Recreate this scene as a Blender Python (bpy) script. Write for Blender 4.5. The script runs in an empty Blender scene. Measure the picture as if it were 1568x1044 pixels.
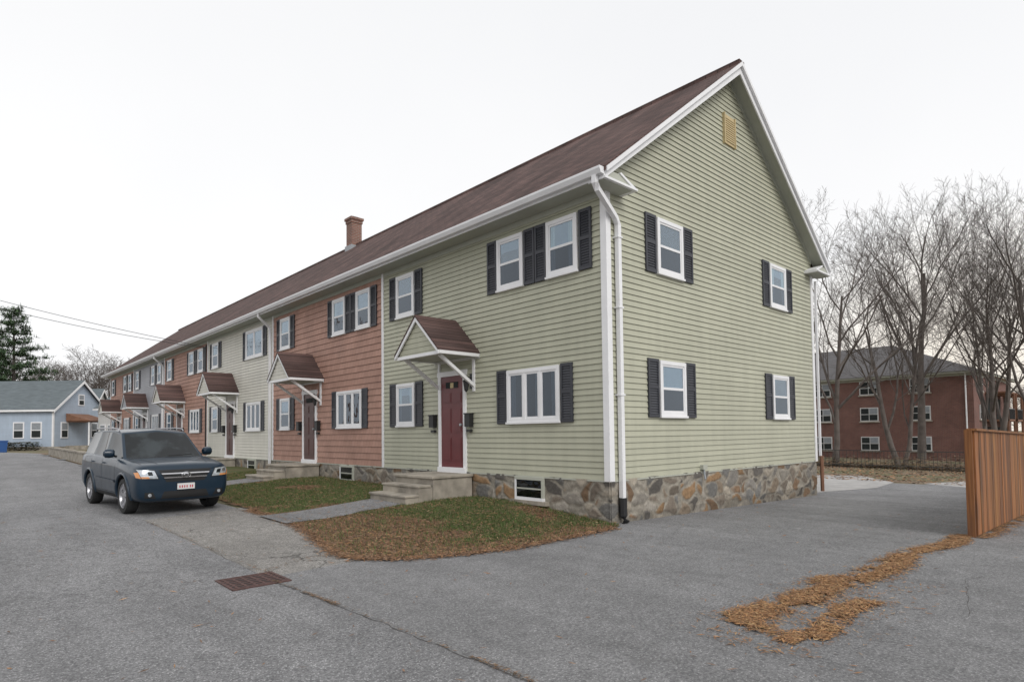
import bpy, bmesh, math, random
import numpy as np
from mathutils import Vector, Matrix, noise
from mathutils.bvhtree import BVHTree
random.seed(7); rng = np.random.default_rng(7)
scene = bpy.context.scene
COL = scene.collection

# ------------------------------------------------------------------ terrain
def clamp(v, a, b): return max(a, min(b, v))
def sm(t):
    t = clamp(t, 0, 1); return t*t*(3-2*t)
def terrain(x, y): return .012*clamp(y, 0, 50) - .022*clamp(x, 0, 70)
def lawn_z(x, y): return terrain(x, y) + .012 + .17*sm((x+4.1)/3.3)*sm((y+.3)/3.0)

# ------------------------------------------------------------------ materials
def newmat(name):
    m = bpy.data.materials.new(name); m.use_nodes = True
    nt = m.node_tree; b = nt.nodes['Principled BSDF']
    return m, nt, b
def nd(nt, t, **kw):
    n = nt.nodes.new(t)
    for k, v in kw.items(): setattr(n, k, v)
    return n
def mixc(nt, fac, a, b, mode='MIX'):
    n = nd(nt, 'ShaderNodeMix', data_type='RGBA', blend_type=mode)
    for i, v in ((0, fac), (6, a), (7, b)):
        if isinstance(v, (int, float)): n.inputs[i].default_value = v
        elif isinstance(v, tuple): n.inputs[i].default_value = (*v, 1) if len(v) == 3 else v
        else: nt.links.new(v, n.inputs[i])
    return n.outputs[2]
def maprange(nt, v, a, b, c, d):
    n = nd(nt, 'ShaderNodeMapRange')
    nt.links.new(v, n.inputs[0])
    for i, q in enumerate((a, b, c, d)): n.inputs[i+1].default_value = q
    return n.outputs[0]
def math_(nt, op, a, b=None):
    n = nd(nt, 'ShaderNodeMath', operation=op)
    for i, v in enumerate((a, b)):
        if v is None: continue
        if isinstance(v, (int, float)): n.inputs[i].default_value = v
        else: nt.links.new(v, n.inputs[i])
    return n.outputs[0]
def coords(nt, scale=(1, 1, 1), loc=(0, 0, 0)):
    tc = nd(nt, 'ShaderNodeTexCoord'); mp = nd(nt, 'ShaderNodeMapping')
    nt.links.new(tc.outputs['Object'], mp.inputs[0])
    mp.inputs['Scale'].default_value = scale; mp.inputs['Location'].default_value = loc
    return mp.outputs[0]
def noi(nt, vec, scale, detail=3, rough=.55):
    n = nd(nt, 'ShaderNodeTexNoise'); nt.links.new(vec, n.inputs['Vector'])
    n.inputs['Scale'].default_value = scale; n.inputs['Detail'].default_value = detail
    n.inputs['Roughness'].default_value = rough
    return n.outputs[0]
def bump(nt, b, h, strength=.3, dist=.01):
    n = nd(nt, 'ShaderNodeBump'); n.inputs['Strength'].default_value = strength
    n.inputs['Distance'].default_value = dist
    nt.links.new(h, n.inputs['Height']); nt.links.new(n.outputs[0], b.inputs['Normal'])
def wallvec(nt, zoff=0.0):
    tc = nd(nt, 'ShaderNodeTexCoord'); sp = nd(nt, 'ShaderNodeSeparateXYZ'); cb = nd(nt, 'ShaderNodeCombineXYZ')
    nt.links.new(tc.outputs['Object'], sp.inputs[0])
    nt.links.new(math_(nt, 'ADD', sp.outputs[0], sp.outputs[1]), cb.inputs[0])
    nt.links.new(math_(nt, 'ADD', sp.outputs[2], zoff), cb.inputs[1])
    return cb.outputs[0]

def simple(name, col, rough=.7, var=.12, scale=3, metal=0, bscale=0, bstr=.2, stretch=(1, 1, 1), spec=None, coat=0):
    m, nt, b = newmat(name)
    b.inputs['Roughness'].default_value = rough; b.inputs['Metallic'].default_value = metal
    if spec is not None: b.inputs['Specular IOR Level'].default_value = spec
    if coat: b.inputs['Coat Weight'].default_value = coat; b.inputs['Coat Roughness'].default_value = .04
    v = coords(nt, stretch)
    n = noi(nt, v, scale, 5)
    c = mixc(nt, 1.0, tuple(col), maprange(nt, n, .3, .7, 1-var, 1+var), 'MULTIPLY')
    nt.links.new(c, b.inputs['Base Color'])
    if bscale: bump(nt, b, noi(nt, v, bscale, 4), bstr)
    return m

def siding_mat(name, col):
    m, nt, b = newmat(name); b.inputs['Roughness'].default_value = .55
    v = coords(nt)
    big = maprange(nt, noi(nt, v, .6, 4), .3, .7, .92, 1.05)
    st = maprange(nt, noi(nt, coords(nt, (3, 3, .4)), 1.5, 5), .35, .75, 1.03, .92)
    br = nd(nt, 'ShaderNodeTexBrick'); nt.links.new(wallvec(nt, -.77), br.inputs[0])
    br.offset = .37
    br.inputs['Scale'].default_value = 1; br.inputs['Brick Width'].default_value = 3.6
    br.inputs['Row Height'].default_value = .112; br.inputs['Mortar Size'].default_value = .0015
    br.inputs['Color1'].default_value = (1.02, 1.02, 1.02, 1); br.inputs['Color2'].default_value = (.95, .95, .95, 1)
    br.inputs['Mortar'].default_value = (.68, .68, .68, 1)
    c = mixc(nt, 1.0, tuple(col), big, 'MULTIPLY'); c = mixc(nt, 1.0, c, st, 'MULTIPLY')
    c = mixc(nt, 1.0, c, br.outputs[0], 'MULTIPLY')
    nt.links.new(c, b.inputs['Base Color'])
    bump(nt, b, noi(nt, coords(nt, (4, 4, 60)), 1.2, 3), .08, .004)
    return m
def brick_mat(name, c1, c2, mortar, bw=.22, rh=.075, ms=.01, zoff=0, rough=.85, bs=.4):
    m, nt, b = newmat(name); b.inputs['Roughness'].default_value = rough
    br = nd(nt, 'ShaderNodeTexBrick'); nt.links.new(wallvec(nt, zoff), br.inputs[0])
    br.inputs['Scale'].default_value = 1; br.inputs['Brick Width'].default_value = bw
    br.inputs['Row Height'].default_value = rh; br.inputs['Mortar Size'].default_value = ms
    br.inputs['Color1'].default_value = (*c1, 1); br.inputs['Color2'].default_value = (*c2, 1)
    br.inputs['Mortar'].default_value = (*mortar, 1)
    v = coords(nt)
    c = mixc(nt, 1.0, br.outputs[0], maprange(nt, noi(nt, v, 1.1, 5), .3, .7, .82, 1.12), 'MULTIPLY')
    nt.links.new(c, b.inputs['Base Color'])
    bump(nt, b, br.outputs['Fac'], -bs, .006)
    return m

M = {}
M['green'] = siding_mat('sage_vinyl', (.42, .42, .322))
M['pink'] = brick_mat('salmon_shake', (.42, .245, .19), (.37, .21, .16), (.24, .135, .10), .17, .18, .004, -.77, .7, .3)
M['cream'] = siding_mat('cream_vinyl', (.62, .60, .53))
M['gray'] = siding_mat('gray_vinyl', (.36, .365, .39))
M['white'] = simple('white_trim', (.76, .76, .77), .5, .05, 2)
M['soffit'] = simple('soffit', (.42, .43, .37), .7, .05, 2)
M['shutter'] = simple('shutter_charcoal', (.034, .036, .045), .5, .15, 4)
M['door'] = simple('door_red', (.13, .03, .033), .4, .1, 4)
M['door2'] = simple('door_brown', (.08, .03, .025), .4, .1, 4)
M['black'] = simple('black_metal', (.015, .015, .016), .45, .1, 4)
M['rail'] = simple('weathered_iron', (.05, .048, .046), .8, .2, 4)
M['concrete'] = simple('concrete', (.30, .27, .225), .9, .35, 3, bscale=60, bstr=.4)
M['slabc'] = simple('light_concrete', (.36, .35, .34), .9, .18, 2, bscale=60, bstr=.4)
M['vent'] = simple('vent_tan', (.50, .40, .22), .6, .08, 4)
M['curtain'] = simple('curtain', (.46, .47, .43), .9, .3, 6, stretch=(6, 6, .3))
M['reflection_blind'] = simple('reflection_blind', (.25, .27, .29), .9, .1, 6)  # gray-blue stands in for the pale reflection on upper sashes
M['dark'] = simple('interior_dark', (.016, .020, .020), .9, .3, 2)
M['gap'] = simple('crack_fill', (.07, .065, .06), .95, .4, 3)
M['brick'] = brick_mat('chimney_brick', (.24, .11, .08), (.18, .08, .06), (.25, .22, .19))
M['lead'] = simple('flashing', (.32, .34, .36), .5, .1, 3)
M['aptbrick'] = brick_mat('apartment_brick', (.185, .075, .058), (.135, .055, .045), (.18, .14, .12), .24, .08, .01)
M['aptroof'] = simple('apartment_shingle', (.095, .09, .092), .9, .25, 2, stretch=(1, 1, 6))
M['slate'] = simple('gray_shingle', (.11, .13, .14), .9, .2, 1.5, stretch=(1, 1, 6))
M['blue'] = siding_mat('pale_blue_siding', (.38, .45, .54))
M['offwhite'] = siding_mat('off_white_siding', (.58, .58, .57))
M['bark'] = simple('bark', (.115, .098, .088), .95, .3, 2, bscale=12, bstr=.6)
M['rust'] = simple('rust_iron', (.085, .045, .04), .8, .3, 20, bscale=60)
M['wood'] = simple('wood_brown', (.20, .10, .06), .8, .2, 3)

def glass_mat(name='window_glass', tint=(.80, .88, .93), base=.08):
    m = bpy.data.materials.new(name); m.use_nodes = True; nt = m.node_tree
    for n in list(nt.nodes): nt.nodes.remove(n)
    o = nd(nt, 'ShaderNodeOutputMaterial'); mx = nd(nt, 'ShaderNodeMixShader')
    t = nd(nt, 'ShaderNodeBsdfTransparent'); g = nd(nt, 'ShaderNodeBsdfGlossy'); lw = nd(nt, 'ShaderNodeLayerWeight')
    t.inputs[0].default_value = (*tint, 1); g.inputs[0].default_value = (.72, .78, .84, 1); g.inputs['Roughness'].default_value = .03
    v = coords(nt); bp = nd(nt, 'ShaderNodeBump'); bp.inputs['Strength'].default_value = .35; bp.inputs['Distance'].default_value = .03
    nt.links.new(noi(nt, v, 1.8, 2), bp.inputs['Height']); nt.links.new(bp.outputs[0], g.inputs['Normal'])
    lw.inputs[0].default_value = .35
    nt.links.new(maprange(nt, lw.outputs['Facing'], 0, 1, base, .42), mx.inputs[0])
    nt.links.new(t.outputs[0], mx.inputs[1]); nt.links.new(g.outputs[0], mx.inputs[2]); nt.links.new(mx.outputs[0], o.inputs[0])
    return m
M['glass'] = glass_mat()
M['screen'] = glass_mat('screened_glass', (.45, .5, .56), .01)

def shingle_mat():
    m, nt, b = newmat('brown_shingle'); b.inputs['Roughness'].default_value = .9
    b.inputs['Specular IOR Level'].default_value = .2
    tc = nd(nt, 'ShaderNodeTexCoord'); sp = nd(nt, 'ShaderNodeSeparateXYZ'); cb = nd(nt, 'ShaderNodeCombineXYZ')
    nt.links.new(tc.outputs['Object'], sp.inputs[0])
    nt.links.new(sp.outputs[1], cb.inputs[0])
    nt.links.new(math_(nt, 'MULTIPLY', sp.outputs[2], 1.66), cb.inputs[1])
    br = nd(nt, 'ShaderNodeTexBrick'); nt.links.new(cb.outputs[0], br.inputs[0])
    br.inputs['Scale'].default_value = 1; br.inputs['Brick Width'].default_value = .31; br.inputs['Row Height'].default_value = .14
    br.inputs['Mortar Size'].default_value = .008
    br.inputs['Color1'].default_value = (.128, .080, .072, 1); br.inputs['Color2'].default_value = (.078, .052, .048, 1); br.inputs['Mortar'].default_value = (.03, .022, .02, 1)
    v = coords(nt, (.35, 1, .35))
    c = mixc(nt, 1.0, br.outputs[0], maprange(nt, noi(nt, v, 1.3, 6), .3, .7, .62, 1.35), 'MULTIPLY')
    c = mixc(nt, 1.0, c, maprange(nt, noi(nt, coords(nt), 90, 2), .3, .7, .8, 1.2), 'MULTIPLY')
    nt.links.new(c, b.inputs['Base Color']); bump(nt, b, br.outputs['Fac'], -.6, .012)
    return m
M['roof'] = shingle_mat()

def asphalt(name, lo, hi, crack=1.0, coarse=1.0):
    m, nt, b = newmat(name); b.inputs['Roughness'].default_value = .88
    b.inputs['Specular IOR Level'].default_value = .3
    v = coords(nt)
    sp = noi(nt, v, 34, 6, .9)
    c = mixc(nt, maprange(nt, sp, .42, .60, 0, 1), lo, hi)
    vo = nd(nt, 'ShaderNodeTexVoronoi'); nt.links.new(v, vo.inputs['Vector']); vo.inputs['Scale'].default_value = 40
    c = mixc(nt, maprange(nt, vo.outputs['Distance'], .10, .30, .7*coarse, 0), c, tuple(min(1, h*1.7) for h in hi))
    c = mixc(nt, 1.0, c, maprange(nt, noi(nt, v, 5.5, 6, .75), .3, .7, .80, 1.18), 'MULTIPLY')
    c = mixc(nt, 1.0, c, maprange(nt, noi(nt, v, .45, 6, .6), .3, .7, .84, 1.13), 'MULTIPLY')
    c = mixc(nt, 1.0, c, maprange(nt, noi(nt, coords(nt, (2.2, .35, 1), (4, 2, 0)), .9, 5), .3, .72, 1.10, .87), 'MULTIPLY')
    c = mixc(nt, maprange(nt, noi(nt, coords(nt, (1, 1, 1), (9, 3, 0)), 1.3, 3), .62, .74, 0, .3), c, tuple(l*.8 for l in lo))
    nz = nd(nt, 'ShaderNodeTexNoise'); nt.links.new(v, nz.inputs['Vector']); nz.inputs['Scale'].default_value = 1.6; nz.inputs['Detail'].default_value = 6
    va = nd(nt, 'ShaderNodeVectorMath', operation='MULTIPLY_ADD'); nt.links.new(nz.outputs['Color'], va.inputs[0])
    va.inputs[1].default_value = (.7, .7, .7); nt.links.new(v, va.inputs[2])
    def crk(scale, w):
        q = nd(nt, 'ShaderNodeTexVoronoi', feature='DISTANCE_TO_EDGE'); nt.links.new(va.outputs[0], q.inputs['Vector']); q.inputs['Scale'].default_value = scale
        return maprange(nt, q.outputs['Distance'], w*.3, w, 1, 0)
    c1 = math_(nt, 'MULTIPLY', crk(.33, .003), maprange(nt, noi(nt, v, .22, 2), .42, .55, 0, .5*crack))
    c2 = math_(nt, 'MULTIPLY', crk(1.6, .013), maprange(nt, noi(nt, coords(nt, (1, 1, 1), (3, 7, 0)), .35, 2), .48, .60, 0, .5*crack))
    cc = math_(nt, 'MAXIMUM', c1, c2)
    c = mixc(nt, cc, c, (.07, .065, .06))
    nt.links.new(c, b.inputs['Base Color'])
    h = math_(nt, 'SUBTRACT', sp, math_(nt, 'MULTIPLY', cc, 1.0))
    bump(nt, b, h, .8, .018)
    return m
M['asph'] = asphalt('asphalt_road', (.12, .12, .125), (.335, .333, .335), .8, 1.2)
M['asph2'] = asphalt('asphalt_drive', (.13, .13, .135), (.305, .303, .303), .6)
M['asph3'] = asphalt('asphalt_worn', (.14, .133, .125), (.36, .345, .325), 1.7, 1.2)

def attrmat(name, rough=.9, bscale=0, extra=None):
    m, nt, b = newmat(name); b.inputs['Roughness'].default_value = rough; b.inputs['Specular IOR Level'].default_value = .2
    a = nd(nt, 'ShaderNodeAttribute', attribute_name='Col')
    v = coords(nt)
    c = mixc(nt, 1.0, a.outputs['Color'], maprange(nt, noi(nt, v, extra or 30, 5, .7), .3, .7, .72, 1.25), 'MULTIPLY')
    nt.links.new(c, b.inputs['Base Color'])
    if bscale: bump(nt, b, noi(nt, v, bscale, 5, .7), .6, .02)
    return m
M['attr'] = attrmat('vegetation_debris'); M['stone'] = attrmat('fieldstone', .85, 30, 14); M['soil'] = attrmat('lawn_soil', .95, 40, 40)

def ground_mat():
    m, nt, b = newmat('ground_dead_grass'); b.inputs['Roughness'].default_value = .95
    v = coords(nt)
    c = mixc(nt, maprange(nt, noi(nt, v, .35, 6), .42, .6, 0, 1), (.19, .135, .09), (.13, .13, .065))
    c = mixc(nt, 1.0, c, maprange(nt, noi(nt, v, 12, 5, .7), .3, .7, .6, 1.35), 'MULTIPLY')
    nt.links.new(c, b.inputs['Base Color']); bump(nt, b, noi(nt, v, 14, 5, .7), .8, .05)
    return m
M['ground'] = ground_mat()

def fence_mat():
    m, nt, b = newmat('stained_cedar'); b.inputs['Roughness'].default_value = .75
    oi = nd(nt, 'ShaderNodeAttribute', attribute_name='Col')
    g = noi(nt, coords(nt, (40, 40, 1.4)), 1.0, 5)
    c = mixc(nt, maprange(nt, g, .3, .7, 0, 1), (.18, .07, .022), (.33, .145, .05))
    c = mixc(nt, 1.0, c, oi.outputs['Color'], 'MULTIPLY')
    c = mixc(nt, maprange(nt, noi(nt, coords(nt, (5, 5, .8)), 1.2, 4), .48, .68, 0, .7), c, (.085, .045, .028))
    nt.links.new(c, b.inputs['Base Color']); bump(nt, b, g, .3, .004)
    return m
M['fence'] = fence_mat()

# ------------------------------------------------------------------ mesh builder
def empty(name, loc=(0, 0, 0)):
    e = bpy.data.objects.new(name, None); COL.objects.link(e); e.location = loc; e.empty_display_size = .3
    return e
def parent_to(o, p):
    o.parent = p
    o.matrix_parent_inverse = Matrix.LocRotScale(p.location, p.rotation_euler, None).inverted()

class MB:
    def __init__(s): s.v = []; s.f = []; s.m = []; s.mats = []
    def mi(s, mat):
        if isinstance(mat, str): mat = M[mat]
        if mat not in s.mats: s.mats.append(mat)
        return s.mats.index(mat)
    def add(s, vs, fs, mat):
        k = len(s.v); i = s.mi(mat); s.v.extend([tuple(p) for p in vs])
        for f in fs: s.f.append([q+k for q in f]); s.m.append(i)
    def hexa(s, p, mat): s.add(p, [(0, 3, 2, 1), (4, 5, 6, 7), (0, 1, 5, 4), (1, 2, 6, 5), (2, 3, 7, 6), (3, 0, 4, 7)], mat)
    def box(s, x0, x1, y0, y1, z0, z1, mat):
        s.hexa([(x0, y0, z0), (x1, y0, z0), (x1, y1, z0), (x0, y1, z0), (x0, y0, z1), (x1, y0, z1), (x1, y1, z1), (x0, y1, z1)], mat)
    def fbox(s, F, a0, a1, n0, n1, z0, z1, mat):
        o, u, n = F
        def P(a, b, z): return (o[0]+u[0]*a+n[0]*b, o[1]+u[1]*a+n[1]*b, o[2]+z)
        s.hexa([P(a0, n0, z0), P(a1, n0, z0), P(a1, n1, z0), P(a0, n1, z0), P(a0, n0, z1), P(a1, n0, z1), P(a1, n1, z1), P(a0, n1, z1)], mat)
    def prism(s, A, B, mat):
        n = len(A); s.add(list(A)+list(B), [tuple(range(n)), tuple(range(2*n-1, n-1, -1))]+[(i, (i+1) % n, (i+1) % n+n, i+n) for i in range(n)], mat)
    def prism_y(s, poly, y0, y1, mat): s.prism([(x, y0, z) for x, z in poly], [(x, y1, z) for x, z in poly], mat)
    def prism_x(s, poly, x0, x1, mat): s.prism([(x0, y, z) for y, z in poly], [(x1, y, z) for y, z in poly], mat)
    def tube(s, pts, r, mat, sides=6, rot=0, up=None):
        pts = [Vector(p) for p in pts]; n = len(pts)
        rs = r if isinstance(r, (list, tuple)) else [r]*n
        vs = []
        for i, p in enumerate(pts):
            t = ((pts[min(i+1, n-1)]-pts[max(i-1, 0)])).normalized()
            a = Vector(up) if up else (Vector((0, 0, 1)) if abs(t.z) < .9 else Vector((0, 1, 0)))
            u = t.cross(a).normalized(); w = t.cross(u).normalized()
            for k in range(sides):
                an = rot+2*math.pi*k/sides
                vs.append(p+(u*math.cos(an)+w*math.sin(an))*rs[i])
        fs = [tuple(range(sides)), tuple(range((n-1)*sides, n*sides))]
        for i in range(n-1):
            for k in range(sides):
                fs.append((i*sides+k, i*sides+(k+1) % sides, (i+1)*sides+(k+1) % sides, (i+1)*sides+k))
        s.add(vs, fs, mat)
    def lathe_x(s, c, prof, mat, seg=28):
        vs = []; n = len(prof)
        for k in range(seg):
            a = 2*math.pi*k/seg
            for x, r in prof: vs.append((c[0]+x, c[1]+r*math.cos(a), c[2]+r*math.sin(a)))
        fs = []
        for k in range(seg):
            for i in range(n-1): fs.append((k*n+i, k*n+i+1, ((k+1) % seg)*n+i+1, ((k+1) % seg)*n+i))
        s.add(vs, fs, mat)
    def build(s, name, parent=None, recalc=True, smooth=False, bevel=0):
        me = bpy.data.meshes.new(name); me.from_pydata(s.v, [], s.f)
        for m in s.mats: me.materials.append(m)
        me.polygons.foreach_set('material_index', s.m)
        if recalc:
            bm = bmesh.new(); bm.from_mesh(me); bmesh.ops.recalc_face_normals(bm, faces=bm.faces); bm.to_mesh(me); bm.free()
        if smooth: me.polygons.foreach_set('use_smooth', [True]*len(me.polygons))
        o = bpy.data.objects.new(name, me); COL.objects.link(o)
        if bevel:
            b = o.modifiers.new('bev', 'BEVEL'); b.width = bevel; b.segments = 2; b.limit_method = 'ANGLE'
        if parent: parent_to(o, parent)
        return o

def set_cols(me, cols):
    a = me.color_attributes.new('Col', 'FLOAT_COLOR', 'POINT')
    c = np.ones((len(me.vertices), 4), dtype=np.float32); c[:, :3] = cols
    a.data.foreach_set('color', c.ravel())

def inpoly(x, y, P):
    c = False; j = len(P)-1
    for i in range(len(P)):
        xi, yi = P[i]; xj, yj = P[j]
        if (yi > y) != (yj > y) and x < (xj-xi)*(y-yi)/(yj-yi)+xi: c = not c
        j = i
    return c

def sheet(name, pts, dz, mat, jit=0, step=.35):
    if jit:
        q = []
        for i in range(len(pts)):
            a = Vector(pts[i]); b = Vector(pts[(i+1) % len(pts)]); n = max(1, int((b-a).length/step))
            for k in range(n):
                p = a.lerp(b, k/n); q.append((p.x+random.gauss(0, jit), p.y+random.gauss(0, jit)))
        pts = q
    bm = bmesh.new(); f = bm.faces.new([bm.verts.new((x, y, 0)) for x, y in pts])
    bmesh.ops.triangulate(bm, faces=[f])
    for co, no in (((0, 0, 0), (1, 0, 0)), ((70, 0, 0), (1, 0, 0)), ((0, 0, 0), (0, 1, 0)), ((0, 50, 0), (0, 1, 0))):
        bmesh.ops.bisect_plane(bm, geom=bm.verts[:]+bm.edges[:]+bm.faces[:], plane_co=co, plane_no=no)
    for v in bm.verts: v.co.z = terrain(v.co.x, v.co.y)+dz
    bmesh.ops.recalc_face_normals(bm, faces=bm.faces)
    me = bpy.data.meshes.new(name); bm.to_mesh(me); bm.free(); me.materials.append(M[mat])
    if me.polygons and me.polygons[0].normal.z < 0: me.flip_normals()
    o = bpy.data.objects.new(name, me); COL.objects.link(o); return o

# ------------------------------------------------------------------ GROUND
sheet('ground', [(-500, -500), (600, -500), (600, 600), (-500, 600)], -.008, 'ground')
sheet('street', [(-40, -40), (-6.05, -40), (-5.98, .3), (-6.0, 6.4), (-4.1, 7.0), (-4.0, 48), (-6, 56), (-40, 58)], .0, 'asph')
sheet('driveway', [(-6.05, -40), (26, -40), (26, -12), (17.5, -5.2), (17, 1.2), (14.0, 1.6), (9.6, 1.2), (9.2, .3), (-.2, .3), (-5, .4), (-5.98, .3)], .0, 'asph2')
sheet('worn_pavement', [(-5.98, .3), (-5, .4), (-3.9, .4), (-3.9, 7.0), (-4.1, 7.0), (-6.0, 6.4)], .0, 'asph3')
sheet('concrete_walk', [(9.7, .4), (13.8, -.2), (17.5, .3), (21, 2.5), (17, 8), (10, 8)], .006, 'slabc')
sheet('concrete_pad', [(16.0, -2.6), (20, -3.0), (21, -1.4), (17.6, -.6)], .006, 'slabc', .03)

LAWN = [(-.35, -.32), (-1.5, -.38), (-2.7, -.42), (-3.6, -.2), (-4.3, .1), (-4.75, .6), (-4.65, 1.4), (-4.35, 2.6), (-4.1, 4.0), (-4.0, 5.6), (-3.95, 8), (-3.9, 46), (0.05, 46), (.05, -.2)]
def walk(x, y):
    o = (y % 7.75) if y < 46 else 0
    return 3.95 < o < 5.3 and x > -4.6
def brownness(x, y):
    n = noise.noise(Vector((x*1.3, y*1.3, 0)))*.9 + noise.noise(Vector((x*4, y*4, 3)))*.5
    th = -2.15 if y < 5.4 else -3.25
    m = (th-x)/.9 + n*1.1
    e = (.45-y)/.5 + n*.6
    w = .9-abs(x+0.02)/.25 + n*.4 - .3
    patch = (noise.noise(Vector((x*.9+7, y*.9, 2)))-.12)*2.4+n*.35
    return clamp(max(m, e if x < -.3 else e*.4, w*.5, patch), 0.06, 1)
def build_lawn():
    vs = []; fs = []; cols = []
    def grid(x0, x1, y0, y1, st):
        nx = int((x1-x0)/st); ny = int((y1-y0)/st); base = {}
        for j in range(ny):
            for i in range(nx):
                cx = x0+(i+.5)*st; cy = y0+(j+.5)*st
                if not inpoly(cx, cy, LAWN): continue
                ids = []
                for (a, b) in ((i, j), (i+1, j), (i+1, j+1), (i, j+1)):
                    if (a, b) not in base:
                        x = x0+a*st; y = y0+b*st
                        base[(a, b)] = len(vs)
                        jx = x+random.uniform(-.03, .03); jy = y+random.uniform(-.03, .03)
                        wk = walk(jx, jy) and jx < -1.7
                        vs.append((jx, jy, lawn_z(jx, jy)+(0 if wk else .012*noise.noise(Vector((jx*5, jy*5, 1))))))
                        m = brownness(jx, jy)
                        g = np.array((.085, .10, .038)); br = np.array((.17, .11, .07))
                        cols.append(g*(1-m)+br*m)
                    ids.append(base[(a, b)])
                fs.append(ids)
    grid(-5, .1, -.6, 15, .1); grid(-5, .1, 15, 46, .5)
    me = bpy.data.meshes.new('lawn'); me.from_pydata(vs, [], fs); me.materials.append(M['soil']); set_cols(me, np.array(cols))
    o = bpy.data.objects.new('lawn', me); COL.objects.link(o)
build_lawn()
mb = MB()
for k in range(6):
    y0 = 3.98+7.75*k; nx = 12
    for i in range(nx):
        xa = -4.25+(4.25-1.75)*i/nx; xb = -4.25+(4.25-1.75)*(i+1)/nx
        mb.add([(xa, y0+.05*math.sin(i), lawn_z(xa, y0)+.014), (xb, y0+.05*math.sin(i+1), lawn_z(xb, y0)+.014), (xb, y0+1.3, lawn_z(xb, y0+1.3)+.014), (xa, y0+1.3, lawn_z(xa, y0+1.3)+.014)], [(0, 1, 2, 3)], 'asph2')
mb.build('front_walk')

def scatter(name, pts, kind, palette, smin, smax, parent=None):
    n = len(pts); P = np.array(pts, dtype=np.float64)
    ang = rng.uniform(0, 2*np.pi, n); s = rng.uniform(smin, smax, n)
    dx = np.cos(ang); dy = np.sin(ang)
    pal = np.array(palette)[rng.integers(0, len(palette), n)]*rng.uniform(.7, 1.25, (n, 1))
    if kind == 'blade':
        w = s*.13; lean = rng.uniform(-.5, .5, (n, 2))*s[:, None]
        a = P+np.stack([dx*w, dy*w, 0*w], 1); b = P-np.stack([dx*w, dy*w, 0*w], 1)
        c = P+np.stack([lean[:, 0], lean[:, 1], s], 1)
        V = np.stack([a, b, c], 1).reshape(-1, 3); k = 3
    else:
        w = s*(.10 if kind == 'needle' else .42); tz = rng.uniform(-.35, .35, (n, 2))
        u = np.stack([dx*s*.5, dy*s*.5, tz[:, 0]*s*.3], 1); q = np.stack([-dy*w, dx*w, tz[:, 1]*w], 1)
        C = P+np.stack([0*s, 0*s, .005+rng.uniform(0, .014, n)], 1)
        V = np.stack([C-u, C+q*.9, C+u, C-q*.9], 1).reshape(-1, 3); k = 4
    me = bpy.data.meshes.new(name)
    F = np.arange(n*k).reshape(-1, k)
    me.from_pydata(V.tolist(), [], F.tolist()); me.materials.append(M['attr']); set_cols(me, np.repeat(pal, k, axis=0))
    o = bpy.data.objects.new(name, me); COL.objects.link(o)
    if parent: parent_to(o, parent)
    return o
ORANGE = [(.33, .19, .10), (.27, .155, .09), (.23, .14, .09), (.35, .23, .14), (.19, .12, .08), (.30, .16, .08), (.16, .11, .08)]
NEEDLE = [(.38, .21, .10), (.32, .17, .08), (.27, .145, .08), (.38, .25, .13), (.22, .13, .075)]
GREENS = [(.08, .125, .038), (.095, .14, .045), (.07, .10, .033), (.12, .155, .06), (.17, .16, .085), (.11, .12, .055)]
g = []; l = []
for i in range(210000):
    x = random.uniform(-4.8, -.02); y = -.5+16*random.random()**1.3
    if not inpoly(x, y, LAWN): continue
    o = y % 7.75
    if 3.8 < o < 5.4 and x > -1.85: continue
    m = brownness(x, y)
    if walk(x, y):
        if random.random() < .03: l.append((x, y, lawn_z(x, y)+.01))
        continue
    if random.random() < m:
        if random.random() < .62: l.append((x, y, lawn_z(x, y)))
        elif random.random() < .25: g.append((x, y, lawn_z(x, y)))
    else:
        if random.random() < .8: g.append((x, y, lawn_z(x, y)))
        if random.random() < .10: l.append((x, y, lawn_z(x, y)+.03))
scatter('grass', g, 'blade', GREENS, .025, .065)
for i in range(16000):
    t = random.random(); idx = random.randrange(0, 10)
    a = LAWN[idx]; b = LAWN[idx+1]
    if idx >= 9: t *= .35
    x = a[0]+(b[0]-a[0])*t; y = a[1]+(b[1]-a[1])*t
    dx, dy = b[1]-a[1], -(b[0]-a[0]); L = math.hypot(dx, dy)
    off = -abs(random.gauss(0, .10))+.05
    x += dx/L*off; y += dy/L*off
    l.append((x, y, terrain(x, y)+.006))
for i in range(1100):
    x = random.uniform(-9, 6); y = random.uniform(-5.5, 9)
    if x > -.2 and y > -.2: continue
    if inpoly(x, y, LAWN): continue
    l.append((x, y, terrain(x, y)+.002))
scatter('fallen_leaves', l, 'needle', ORANGE, .035, .10)
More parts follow.
